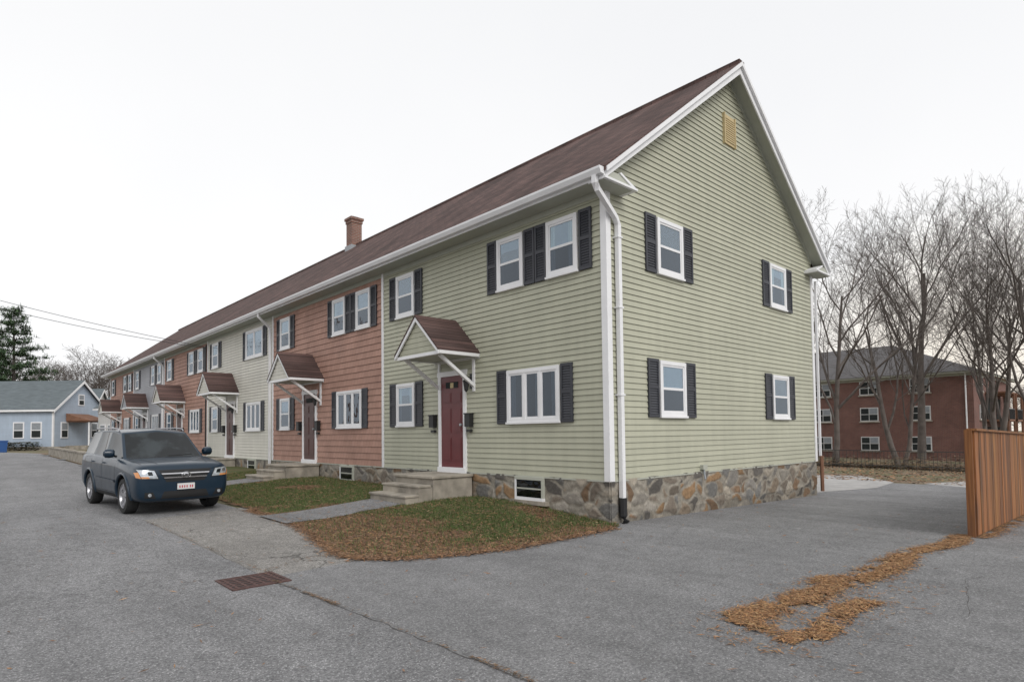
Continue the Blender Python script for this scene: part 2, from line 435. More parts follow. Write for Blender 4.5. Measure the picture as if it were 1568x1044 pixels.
# pine needle strip: a line along the property boundary that opens into a loop at its street end
p = []
for i in range(62000):
    r_ = random.random()
    if r_ < .22:
        x = random.uniform(3, 14); y = -4.80+random.gauss(0, .09)
    elif r_ < .60:
        x = random.uniform(-1.8, 3.2); t = (x+1.8)/5; y = -4.42-.20*t+.05*math.sin(x*2.3)+random.gauss(0, .10 if x < 0 else .075)
    elif r_ < .85:
        x = random.uniform(-3.8, -1.5); y = -4.36-.03*(x+1.5)+.05*math.sin(x*3.1)+random.gauss(0, .085)
    elif r_ < .93:
        x = random.uniform(-3.7, -2.2); y = -4.84+.04*math.sin(x*4)+random.gauss(0, .06)
    elif r_ < .97:
        x = -3.78+random.gauss(0, .08); y = random.uniform(-4.85, -4.4)
    else:
        x = random.uniform(-4.3, -1); y = -4.6+random.gauss(0, .3)
    n_ = noise.noise(Vector((x*2.2, y*4, 5)))+.5*noise.noise(Vector((x*7, y*7, 9)))
    if n_ < -.22 and random.random() < .85: continue
    p.append((x, y, terrain(x, y)+.002))
scatter('pine_needle_strip', p, 'needle', NEEDLE, .025, .075)
M['duff'] = simple('needle_duff', (.16, .10, .06), .95, .35, 25, bscale=50, bstr=.6)
def ribbon(name, fn, x0, x1, w, mat, dz):
    mb = MB(); n = int((x1-x0)/.08); prev = None
    for i in range(n+1):
        x = x0+(x1-x0)*i/n; y = fn(x); ww = w*(.35+.65*abs(noise.noise(Vector((x*2, 1, 8))))*2)
        a = (x, y-ww-random.uniform(0, .02), terrain(x, 0)+dz); b_ = (x, y+ww+random.uniform(0, .02), terrain(x, 0)+dz)
        if prev: mb.add([prev[0], a, b_, prev[1]], [(0, 1, 2, 3)], mat)
        prev = (a, b_)
    mb.build(name)
ribbon('needle_bed', lambda x: -4.42-.20*(x+1.8)/5+.05*math.sin(x*2.3) if x > -1.7 else -4.36-.03*(x+1.5)+.05*math.sin(x*3.1), -3.6, 3.2, .075, 'duff', .003)
def seam(pts, w, n, out):
    for i in range(n):
        k = random.randrange(len(pts)-1); t = random.random()
        x = pts[k][0]+(pts[k+1][0]-pts[k][0])*t; y = pts[k][1]+(pts[k+1][1]-pts[k][1])*t
        if noise.noise(Vector((x*1.5, y*1.5, 4))) < -.05 and random.random() < .8: continue
        x += random.gauss(0, w); y += random.gauss(0, w)
        out.append((x, y, terrain(x, y)+.003))
s_ = []
seam([(-6.0, .1), (-5.92, -1.5), (-5.85, -4.2), (-5.9, -9)], .014, 1500, s_)
seam([(-6.0, .5), (-5.3, 1.0), (-4.7, .9)], .04, 350, s_)
seam([(-6.0, 6.3), (-5.95, 3.5), (-5.9, .6)], .02, 350, s_)
scatter('seam_debris', s_, 'needle', [(.14, .10, .07), (.2, .13, .08), (.10, .08, .06), (.30, .18, .10)], .02, .06)
def crackstrip(name, pts, w):
    mb = MB(); q = []
    for i in range(len(pts)-1):
        a = Vector((*pts[i], 0)); b_ = Vector((*pts[i+1], 0)); n = max(2, int((b_-a).length/.10))
        for k in range(n): q.append(a.lerp(b_, k/n)+Vector((random.gauss(0, .012), random.gauss(0, .012), 0)))
    for i in range(len(q)-1):
        d = (q[i+1]-q[i]).normalized(); nn_ = Vector((-d.y, d.x, 0))*w*random.uniform(.3, 1)
        P = [q[i]-nn_, q[i+1]-nn_, q[i+1]+nn_, q[i]+nn_]
        mb.add([(p_.x, p_.y, terrain(p_.x, p_.y)+.0045) for p_ in P], [(0, 1, 2, 3)], 'gap')
    mb.build(name)
crackstrip('pavement_crack', [(-6.0, .2), (-5.93, -1.5), (-5.86, -4.2), (-5.9, -9)], .005)
crackstrip('pavement_crack', [(-6.0, .3), (-5.96, 3.5), (-6.0, 6.4), (-4.1, 7.0)], .004)
crackstrip('pavement_crack', [(-5.93, -1.2), (-4.4, -1.9), (-2.4, -2.2), (1.2, -2.5), (6, -2.7)], .002)
crackstrip('pavement_crack', [(-2.2, -5.6), (-.6, -5.3), (1.0, -5.9), (2.5, -5.6)], .003)

# storm drain
mb = MB(); cx, cy = -6.16, .26; hx_, hy_ = .29, .27
mb.box(cx-hx_, cx+hx_, cy-hy_, cy+hy_, .001, .008, 'dark')  # flat black sheet, its colour stands in for the shaded hole below
mb.box(cx-hx_-.03, cx+hx_+.03, cy-hy_-.03, cy-hy_, .001, .016, 'rust'); mb.box(cx-hx_-.03, cx+hx_+.03, cy+hy_, cy+hy_+.03, .001, .016, 'rust')
mb.box(cx-hx_-.03, cx-hx_, cy-hy_, cy+hy_, .001, .016, 'rust'); mb.box(cx+hx_, cx+hx_+.03, cy-hy_, cy+hy_, .001, .016, 'rust')
for i in range(6):
    a = -hx_+2*hx_*(i+.5)/6; mb.box(cx+a-.013, cx+a+.013, cy-hy_, cy+hy_, .006, .014, 'rust')
for i in range(6):
    a = -hy_+2*hy_*(i+.5)/6; mb.box(cx-hx_, cx+hx_, cy+a-.013, cy+a+.013, .006, .0155, 'rust')
mb.build('storm_drain_grate')

# ------------------------------------------------------------------ ROW HOUSE
RH = empty('row_house', (0, 0, 0))
FF = ((0, 0, 0), (0, 1, 0), (-1, 0, 0)); FG = ((0, 0, 0), (1, 0, 0), (0, -1, 0))
W = 7.75; LEN = 46.5; GW = 9.36; HX = 4.68; ZB = .77; ZE = 6.28; ZR = 10.24; OV = .45; MP = (ZR-ZE)/(HX+OV); WT = ZE+OV*MP-.12
UC = ['green', 'pink', 'cream', 'pink', 'gray', 'pink']
mb = MB()
mb.box(.02, GW-.02, .02, LEN-.02, -.6, 6.3, 'dark')  # unseen solid filler added inside the shell to stop light passing through
mb.prism_y([(.02, 6.3), (GW-.02, 6.3), (HX, 6.3+(HX-.02)*MP)], .02, LEN-.02, 'dark')
mb.build('light_block_core', RH)
def siding(mb, F, rng_, z0, z1, course, lip, mat):
    o, u, n = F; z = z0
    def P(a, b, zz): return (o[0]+u[0]*a+n[0]*b, o[1]+u[1]*a+n[1]*b, zz)
    while z < z1-1e-4:
        zt = min(z+course, z1); a0, a1 = rng_(z); b0, b1 = rng_(zt)
        mb.add([P(a0, lip, z), P(a1, lip, z), P(b1, .003, zt), P(b0, .003, zt)], [(0, 1, 2, 3)], mat)
        mb.add([P(a0, .003, z), P(a1, .003, z), P(a1, lip, z), P(a0, lip, z)], [(0, 1, 2, 3)], mat)
        z = zt
mb = MB()
for k, c in enumerate(UC):
    siding(mb, FF, (lambda z, k=k: (k*W, (k+1)*W)), ZB, 6.10, .18 if c == 'pink' else .112, .022, c)
def grange(z):
    d = max(0, (z-WT)/MP); return (min(d, HX-.01), max(GW-d, HX+.01))
siding(mb, FG, grange, ZB, WT+(HX-.02)*MP, .112, .022, 'green')
FB = ((GW, 0, 0), (0, 1, 0), (1, 0, 0)); FE = ((0, LEN, 0), (1, 0, 0), (0, 1, 0))
siding(mb, FB, lambda z: (0, LEN), ZB, 6.10, .224, .02, 'cream'); siding(mb, FE, grange, ZB, WT+(HX-.02)*MP, .224, .02, 'pink')
mb.build('siding', RH, recalc=False)

def stonewall(name, F, a0, a1, z0, z1, st):
    o, u, n = F; na = int((a1-a0)/st); nz = int((z1-z0)/st); vs = []; cols = []; fs = []
    pal = [(.25, .20, .15), (.19, .16, .13), (.29, .265, .23), (.175, .17, .16), (.27, .175, .10), (.34, .30, .245), (.12, .11, .10), (.225, .21, .19), (.21, .14, .09)]
    for j in range(nz+1):
        for i in range(na+1):
            a = a0+i*st; z = z0+j*st
            wx = o[0]+u[0]*a; wy = o[1]+u[1]*a
            q = Vector(((wx+wy)*1.0, z*1.45, 3.3))
            q2 = q+Vector((noise.noise(q*2.2), noise.noise(q*2.2+Vector((5, 5, 5))), 0))*.26
            q2 *= 2.5; q2.z = 7.0+noise.noise(q*.9)*.6
            d, pts = noise.voronoi(q2)
            e = d[1]-d[0]
            h = hash((round(pts[0].x, 3), round(pts[0].y, 3), round(pts[0].z, 3))); r = random.Random(h)
            c = np.array(pal[r.randrange(len(pal))])*r.uniform(.75, 1.2)
            wm = .13+.12*noise.noise(q*3)
            mort = sm((wm+.05-e)/.09)
            c = c*(1-mort)+np.array((.28, .255, .215))*mort*(1+.3*noise.noise(q*6))
            out = .005+.030*sm(e/.22)*r.uniform(.3, 1)+.010*noise.noise(q*9)
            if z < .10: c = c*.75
            vs.append((wx+n[0]*out, wy+n[1]*out, z)); cols.append(c)
    for j in range(nz):
        for i in range(na):
            b_ = j*(na+1)+i; fs.append((b_, b_+1, b_+na+2, b_+na+1))
    me = bpy.data.meshes.new(name); me.from_pydata(vs, [], fs); me.materials.append(M['stone']); set_cols(me, np.array(cols))
    me.polygons.foreach_set('use_smooth', [True]*len(me.polygons))
    ob = bpy.data.objects.new(name, me); COL.objects.link(ob); parent_to(ob, RH)
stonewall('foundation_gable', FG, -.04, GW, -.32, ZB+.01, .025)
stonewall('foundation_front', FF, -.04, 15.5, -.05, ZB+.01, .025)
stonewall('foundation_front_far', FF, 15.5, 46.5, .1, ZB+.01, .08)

tr = MB()
tr.box(-.036, .10, -.036, .10, ZB-.02, 6.07, 'white')
tr.box(GW-.10, GW+.036, -.036, .10, ZB-.02, 6.17, 'white')
for k in range(1, 6):
    tr.box(-.034, 0, k*W-.05, k*W+.05, ZB-.02, 6.07, 'white')
tr.box(-.034, .1, LEN-.1, LEN+.03, ZB-.02, 6.07, 'white')
tr.box(-.030, 0, .10, LEN-.1, 5.97, 6.08, 'soffit')
tr.box(-.03, .0, .1, LEN-.1, ZB-.03, ZB-.001, 'soffit'); tr.box(.1, GW-.1, -.03, 0, ZB-.03, ZB-.001, 'soffit')
Y0 = -.35; Y1 = LEN+.35
def mir(poly): return [(2*HX-x, z) for x, z in poly]
rf = MB()
slab = [(-OV-.03, ZE-.03*MP), (HX, ZR), (HX, ZR-.09), (-OV-.03, ZE-.09-.03*MP)]
rf.prism_y(slab, Y0-.04, Y1, 'roof'); rf.prism_y(mir(slab), Y0-.04, Y1, 'roof')
rf.box(HX, HX+.12, Y0-.04, Y1, ZR-.09, ZR+.005, 'roof')
rf.box(HX-.12, HX, Y0-.042, Y1, ZR-.09, ZR+.006, 'roof')
rf.build('roof', RH)
rk = [(-OV, ZE-.085), (HX, ZR-.085), (HX, ZR-.29), (-OV, ZE-.24)]
rk2 = [(-OV, ZE-.04), (HX, ZR-.02), (HX, ZR-.12), (-OV, ZE-.13)]
sf = [(-OV, ZE-.10), (HX, ZR-.10), (HX, ZR-.13), (-OV, ZE-.13)]
for P_ in (rk, mir(rk)): tr.prism_y(P_, Y0, Y0+.03, 'white'); tr.prism_y(P_, Y1-.03, Y1-.002, 'white')
for P_ in (rk2, mir(rk2)): tr.prism_y(P_, Y0-.062, Y0-.002, 'white')
for P_ in (sf, mir(sf)): tr.prism_y(P_, Y0+.03, -.001, 'soffit')
fz = [(0.0, WT), (HX, WT+HX*MP), (HX, WT+HX*MP-.13), (0.0, WT-.12)]
for P_ in (fz, mir(fz)): tr.prism_y(P_, -.032, -.001, 'soffit')
ZS = ZE-.17
for xa, xb in ((-OV, 0.0), (GW, GW+OV)):
    tr.box(xa, xb, Y0+.03, Y1, ZS-.03, ZS, 'soffit')
tr.box(-OV-.02, -OV, Y0, Y1, ZS-.045, ZE-.06, 'white'); tr.box(GW+OV, GW+OV+.02, Y0, Y1, ZS-.045, ZE-.06, 'white')
gut = [(-OV-.02, ZE-.05), (-OV-.15, ZE-.05), (-OV-.15, ZE-.09), (-OV-.11, ZE-.17), (-OV-.02, ZE-.17)]
tr.prism_y(gut, Y0-.01, Y1, 'white'); tr.prism_y(mir(gut), Y0-.01, Y1, 'white')
ret = [(-OV-.005, 6.03), (.36, 6.03), (.40, 6.09), (.02, 6.24), (-OV-.005, 6.24)]
for P_ in (ret, mir(ret)): tr.prism_y(P_, Y0+.02, -.002, 'soffit')
ret3 = [(-OV-.03, 6.04), (.47, 6.04), (.47, 6.08), (-OV-.03, 6.08)]
for P_ in (ret3, mir(ret3)): tr.prism_y(P_, Y0-.04, -.003, 'white')
ret4 = [(.47, 6.08), (.47, 6.11), (.03, 6.28), (.0, 6.25), (.40, 6.08)]
for P_ in (ret4, mir(ret4)): tr.prism_y(P_, Y0+.0, -.003, 'white')
def spout(pts, mat='white', r=.062): tr.tube(pts, r, mat, 4, math.pi/4)
spout([(-.53, -.2, 6.11), (-.53, -.2, 5.99), (-.45, -.19, 5.90), (.16, -.10, 5.56), (.25, -.085, 5.44), (.25, -.085, .42)])
for z in (5.2, 3.9, 2.3): tr.box(.18, .32, -.14, 0, z, z+.03, 'white')
tr.tube([(.25, -.09, .45), (.25, -.09, .12), (.23, -.16, .02)], .075, 'black', 8)
spout([(-.53, 15.62, 6.11), (-.53, 15.62, 6.0), (-.12, 15.62, 5.65), (-.09, 15.62, 5.5), (-.09, 15.62, .6)], r=.05)
spout([(-.53, 31.1, 6.11), (-.53, 31.1, 6.0), (-.12, 31.1, 5.65), (-.09, 31.1, 5.5), (-.09, 31.1, .7)], r=.05)
tr.tube([(-.07, 23.35, 5.9), (-.07, 23.35, 1.0)], .03, 'black', 6)
spout([(9.5, -.07, 5.9), (9.5, -.07, .9)], r=.04)
tr.tube([(9.5, -.1, .9), (9.5, -.1, -.1)], .05, 'wood', 6)
tr.box(3.05, 3.22, -.10, 0, .82, .92, 'soffit'); tr.tube([(3.13, -.06, .85), (3.13, -.09, .62)], .02, 'lead', 6)
tr.box(4.44, 4.92, -.05, 0, 8.36, 9.05, 'vent')
for i in range(11):
    z = 8.42+i*.053; tr.box(4.47, 4.89, -.068, -.045, z, z+.03, 'vent')
tr.box(4.41, 4.45, -.075, 0, 8.34, 9.07, 'vent'); tr.box(4.91, 4.95, -.075, 0, 8.34, 9.07, 'vent')
tr.build('trim', RH)

wn = MB(); sh = MB()
def window(F, a0, a1, z0, z1, panes=1, dh=True, cover='mix', seed=0):
    r = random.Random(seed); c = .075
    wn.fbox(F, a0, a1, 0, .065, z1-c, z1, 'white'); wn.fbox(F, a0, a1, 0, .065, z0, z0+c, 'white')
    wn.fbox(F, a0, a0+c, 0, .063, z0+c, z1-c, 'white'); wn.fbox(F, a1-c, a1, 0, .063, z0+c, z1-c, 'white')
    wn.fbox(F, a0-.02, a1+.02, 0, .085, z0-.03, z0+.012, 'white')
    A0, A1, Z0, Z1 = a0+c, a1-c, z0+c, z1-c; w = (A1-A0)/panes
    wn.fbox(F, A0, A1, .023, .0255, Z0, Z1, 'dark')
    for i in range(panes):
        b0 = A0+i*w; b1 = b0+w
        if i: wn.fbox(F, b0-.035, b0+.035, .02, .058, Z0, Z1, 'white')
        s0, s1 = b0+(.035 if i else 0), b1-(.035 if i < panes-1 else 0)
        for q in ((s0, s0+.035, Z0, Z1), (s1-.035, s1, Z0, Z1), (s0+.035, s1-.035, Z0, Z0+.04), (s0+.035, s1-.035, Z1-.04, Z1)):
            wn.fbox(F, q[0], q[1], .026, .050, q[2], q[3], 'white')
        zm = (Z0+Z1)/2
        if dh: wn.fbox(F, s0+.035, s1-.035, .026, .053, zm-.025, zm+.025, 'white')
        if cover == 'curtain':
            t = .30*(s1-s0)
            if i == 0: wn.fbox(F, s0, s0+t*1.2, .027, .030, Z0, Z1, 'curtain')
            elif i == panes-1: wn.fbox(F, s1-t*1.5, s1, .027, .030, Z0, Z1, 'curtain')
            else: wn.fbox(F, s0, s0+t, .027, .030, Z0, Z1, 'curtain')
        elif cover == 'reflection_blind' or (cover == 'mix' and r.random() < .7):
            zz = Z1-(Z1-Z0)*r.choice((.25, .5, .5, .4)); wn.fbox(F, s0+.02, s1-.02, .027, .030, zz, Z1, 'reflection_blind')  # blind at random drop, its colour paints the upper sash's reflection
        if cover == 'mix' and r.random() < .4:
            wn.fbox(F, s0, s0+.16*(s1-s0)+.05, .0305, .033, Z0, Z1, 'curtain'); wn.fbox(F, s1-.16*(s1-s0)-.05, s1, .0305, .033, Z0, Z1, 'curtain')
        if dh:
            wn.fbox(F, s0+.03, s1-.03, .036, .039, zm, Z1-.03, 'glass'); wn.fbox(F, s0+.03, s1-.03, .042, .044, Z0+.03, zm, 'screen')
        else: wn.fbox(F, s0+.03, s1-.03, .036, .039, Z0+.03, Z1-.03, 'screen' if cover == 'curtain' else 'glass')
def shutter(F, a0, a1, z0, z1):
    sh.fbox(F, a0, a1, .004, .03, z0, z1, 'shutter')
    s = .045; zm = z0+(z1-z0)*.52
    for q in ((a0, a0+s, z0, z1), (a1-s, a1, z0, z1), (a0+s, a1-s, z0, z0+.06), (a0+s, a1-s, z1-.06, z1), (a0+s, a1-s, zm-.035, zm+.035)):
        sh.fbox(F, q[0], q[1], .03, .052, q[2], q[3], 'shutter')
    o, u, n = F
    for za, zb in ((z0+.06, zm-.035), (zm+.035, z1-.06)):
        k = int((zb-za)/.048)
        for i in range(k):
            z = za+(i+.15)*(zb-za)/k; h = .034
            def P(a, b, zz): return (o[0]+u[0]*a+n[0]*b, o[1]+u[1]*a+n[1]*b, zz)
            sh.hexa([P(a0+s, .03, z), P(a1-s, .03, z), P(a1-s, .048, z), P(a0+s, .048, z), P(a0+s, .03, z+h), P(a1-s, .03, z+h), P(a1-s, .034, z+h), P(a0+s, .034, z+h)], 'shutter')
dr = MB()
for k in range(6):
    o = k*W; S = k*10
    z0, z1 = 1.86, 2.96
    window(FF, o+1.16, o+2.67, z0, z1, 3, False, 'curtain', S); shutter(FF, o+.83, o+1.13, z0-.02, z1+.02); shutter(FF, o+2.70, o+3.0, z0-.02, z1+.02)
    window(FF, o+6.18, o+7.02, z0, z1, 1, True, 'mix', S+1); shutter(FF, o+5.83, o+6.15, z0-.02, z1+.02); shutter(FF, o+7.05, o+7.36, z0-.02, z1+.02)
    z0, z1 = 4.71, 5.82
    window(FF, o+6.18, o+7.02, z0, z1, 1, True, 'mix', S+2); shutter(FF, o+5.83, o+6.15, z0-.02, z1+.02); shutter(FF, o+7.05, o+7.36, z0-.02, z1+.02)
    if k in (2,):
        window(FF, o+.95, o+2.75, z0, z1, 2, False, 'reflection_blind', S+3); shutter(FF, o+.6, o+.92, z0-.02, z1+.02); shutter(FF, o+2.78, o+3.1, z0-.02, z1+.02)
    else:
        window(FF, o+.65, o+1.46, z0, z1, 1, True, 'mix', S+3); window(FF, o+2.14, o+2.95, z0, z1, 1, True, 'mix', S+4)
        for a in (.31, 1.485, 1.81, 2.98): shutter(FF, o+a, o+a+.305, z0-.02, z1+.02)
    dm = 'door' if k == 0 else 'door2'
    a0, a1 = o+4.08, o+5.14
    dr.fbox(FF, a0, a0+.1, 0, .055, .86, 3.0, 'white'); dr.fbox(FF, a1-.1, a1, 0, .055, .86, 3.0, 'white'); dr.fbox(FF, a0-.03, a1+.03, 0, .06, 3.0, 3.12, 'white')
    dr.fbox(FF, a0, a1, 0, .09, .74, .86, 'white')
    dr.fbox(FF, a0+.1, a1-.1, .018, .032, .86, 3.0, dm)
    for pa, pb in ((a0+.17, a0+.49), (a0+.57, a0+.89)):
        for za, zb in ((1.0, 1.55), (1.67, 2.25), (2.37, 2.62)):
            dr.fbox(FF, pa, pb, .032, .040, za, zb, dm); dr.fbox(FF, pa+.03, pb-.03, .040, .046, za+.03, zb-.03, dm)
    dr.fbox(FF, a0+.30, a0+.76, .032, .046, 2.72, 2.86, 'dark')
    if k == 0: dr.fbox(FF, a0+.46, a0+.58, .046, .050, 2.72, 2.84, 'vent')
    dr.tube([(-.05, a0+.17, 1.85), (-.09, a0+.17, 1.85)], .03, 'lead', 8)
    for a in (a0-.22, a1+.12):
        dr.fbox(FF, a-.02, a+.16, .02, .14, 1.80, 2.08, 'black'); dr.fbox(FF, a-.03, a+.17, .02, .16, 2.08, 2.11, 'black'); dr.fbox(FF, a, a+.14, .03, .10, 1.68, 1.74, 'black')
    la = a0-.19
    dr.fbox(FF, la-.05, la+.05, .02, .04, 2.66, 3.0, 'black'); dr.tube([(-.04, la, 2.9), (-.16, la, 2.94), (-.18, la, 2.86)], .012, 'black', 5)
    dr.tube([(-.18, la, 2.87), (-.18, la, 2.84), (-.18, la, 2.80), (-.18, la, 2.62), (-.18, la, 2.58)], [.02, .08, .07, .045, .01], 'black', 8)
    dr.tube([(-.18, la, 2.79), (-.18, la, 2.64)], [.055, .04], 'glass', 8)
    c = o+4.46; h = .86
    cn = MB(); uc = UC[k]
    for sg in (-1, 1):
        cn.prism_x([(c, 4.30), (c+sg*h, 3.47), (c+sg*h, 3.43), (c, 4.25)], -1.17, -.0, 'roof')
        cn.prism_x([(c, 4.255), (c+sg*(h+.0), 3.425), (c+sg*(h+.0), 3.35), (c, 4.155)], -1.16, -1.125, 'white')
        cn.box(-1.12, 0, c+sg*(h-.03)-.03, c+sg*(h-.03)+.03, 3.36, 3.43, 'white')
        y = c+sg*.66
        cn.tube([(-.02, y, 2.72), (-.98, y, 3.36)], .048, 'white', 4, math.pi/4); cn.box(-.05, 0, y-.035, y+.035, 2.6, 3.34, 'white')
    cn.prism_x([(c, 4.20), (c-.79, 3.42), (c+.79, 3.42)], -1.09, -1.06, uc if uc != 'pink' else 'cream')
    for i in range(6):
        z = 3.46+i*.112; w_ = .79-(z-3.40)*1.0
        cn.box(-1.10, -1.09, c-w_, c+w_, z, z+.09, uc if uc != 'pink' else 'cream')
    cn.box(-1.12, -1.03, c-.80, c+.80, 3.35, 3.42, 'white'); cn.box(-1.03, 0, c-.80, c+.80, 3.385, 3.40, 'soffit')
    cn.box(-.02, .0, c-.86, c+.86, 3.33, 3.42, 'white')
    cn.build('door_canopy_%d' % (k+1), RH)
    st = MB(); ys, ye = o+3.86, o+5.34; g0 = lawn_z(-1.5, ys)-.25
    st.box(-1.12, -.055, ys, ye, g0, .68, 'concrete'); st.box(-1.17, -.05, ys-.04, ye+.04, .68, .74, 'concrete')
    gz = lawn_z(-1.8, ys); dz = (.74-gz)/3
    st.box(-1.48, -1.12, ys+.02, ye-.02, g0, gz+2*dz-.05, 'concrete'); st.box(-1.50, -1.171, ys, ye, gz+2*dz-.05, gz+2*dz, 'concrete')
    st.box(-1.80, -1.48, ys+.02, ye-.02, g0, gz+dz-.05, 'concrete'); st.box(-1.83, -1.481, ys, ye, gz+dz-.05, gz+dz, 'concrete')
    st.build('stoop_%d' % (k+1), RH, bevel=.012)
    if k < 3:
        dr.fbox(FF, o+1.62, o+2.44, 0, .075, .28, .34, 'white'); dr.fbox(FF, o+1.62, o+2.44, 0, .075, .69, .75, 'soffit')
        dr.fbox(FF, o+1.62, o+1.67, 0, .073, .34, .69, 'soffit'); dr.fbox(FF, o+2.39, o+2.44, 0, .073, .34, .69, 'white')
        dr.fbox(FF, o+1.67, o+2.39, 0, .058, .34, .69, 'dark'); dr.fbox(FF, o+1.67, o+2.39, .060, .064, .34, .69, 'screen'); dr.fbox(FF, o+1.67, o+2.39, .064, .07, .50, .53, 'soffit')
        dr.fbox(FF, o+1.5, o+2.55, 0, .12, .2, .28, 'concrete')
for a0 in (1.58, 6.62):
    for z0, z1 in ((1.94, 3.05), (4.80, 5.92)):
        window(FG, a0, a0+.94, z0, z1, 1, True, 'mix', int(a0*10+z0)); shutter(FG, a0-.39, a0-.03, z0-.02, z1+.02); shutter(FG, a0+.97, a0+1.33, z0-.02, z1+.02)
wn.build('windows', RH); sh.build('shutters', RH); dr.build('doors', RH)
ch = MB(); cy0 = 17.75
ch.box(4.36, 4.86, cy0, cy0+.5, 9.5, 11.2, 'brick'); ch.box(4.33, 4.89, cy0-.03, cy0+.53, 11.2, 11.34, 'brick'); ch.box(4.29, 4.93, cy0-.07, cy0+.57, 11.34, 11.45, 'brick')
ch.box(4.45, 4.77, cy0+.09, cy0+.41, 11.45, 11.52, 'dark'); ch.box(4.30, 4.90, cy0-.04, cy0+.54, 9.6, 10.17, 'lead')
ch.build('chimney', RH)

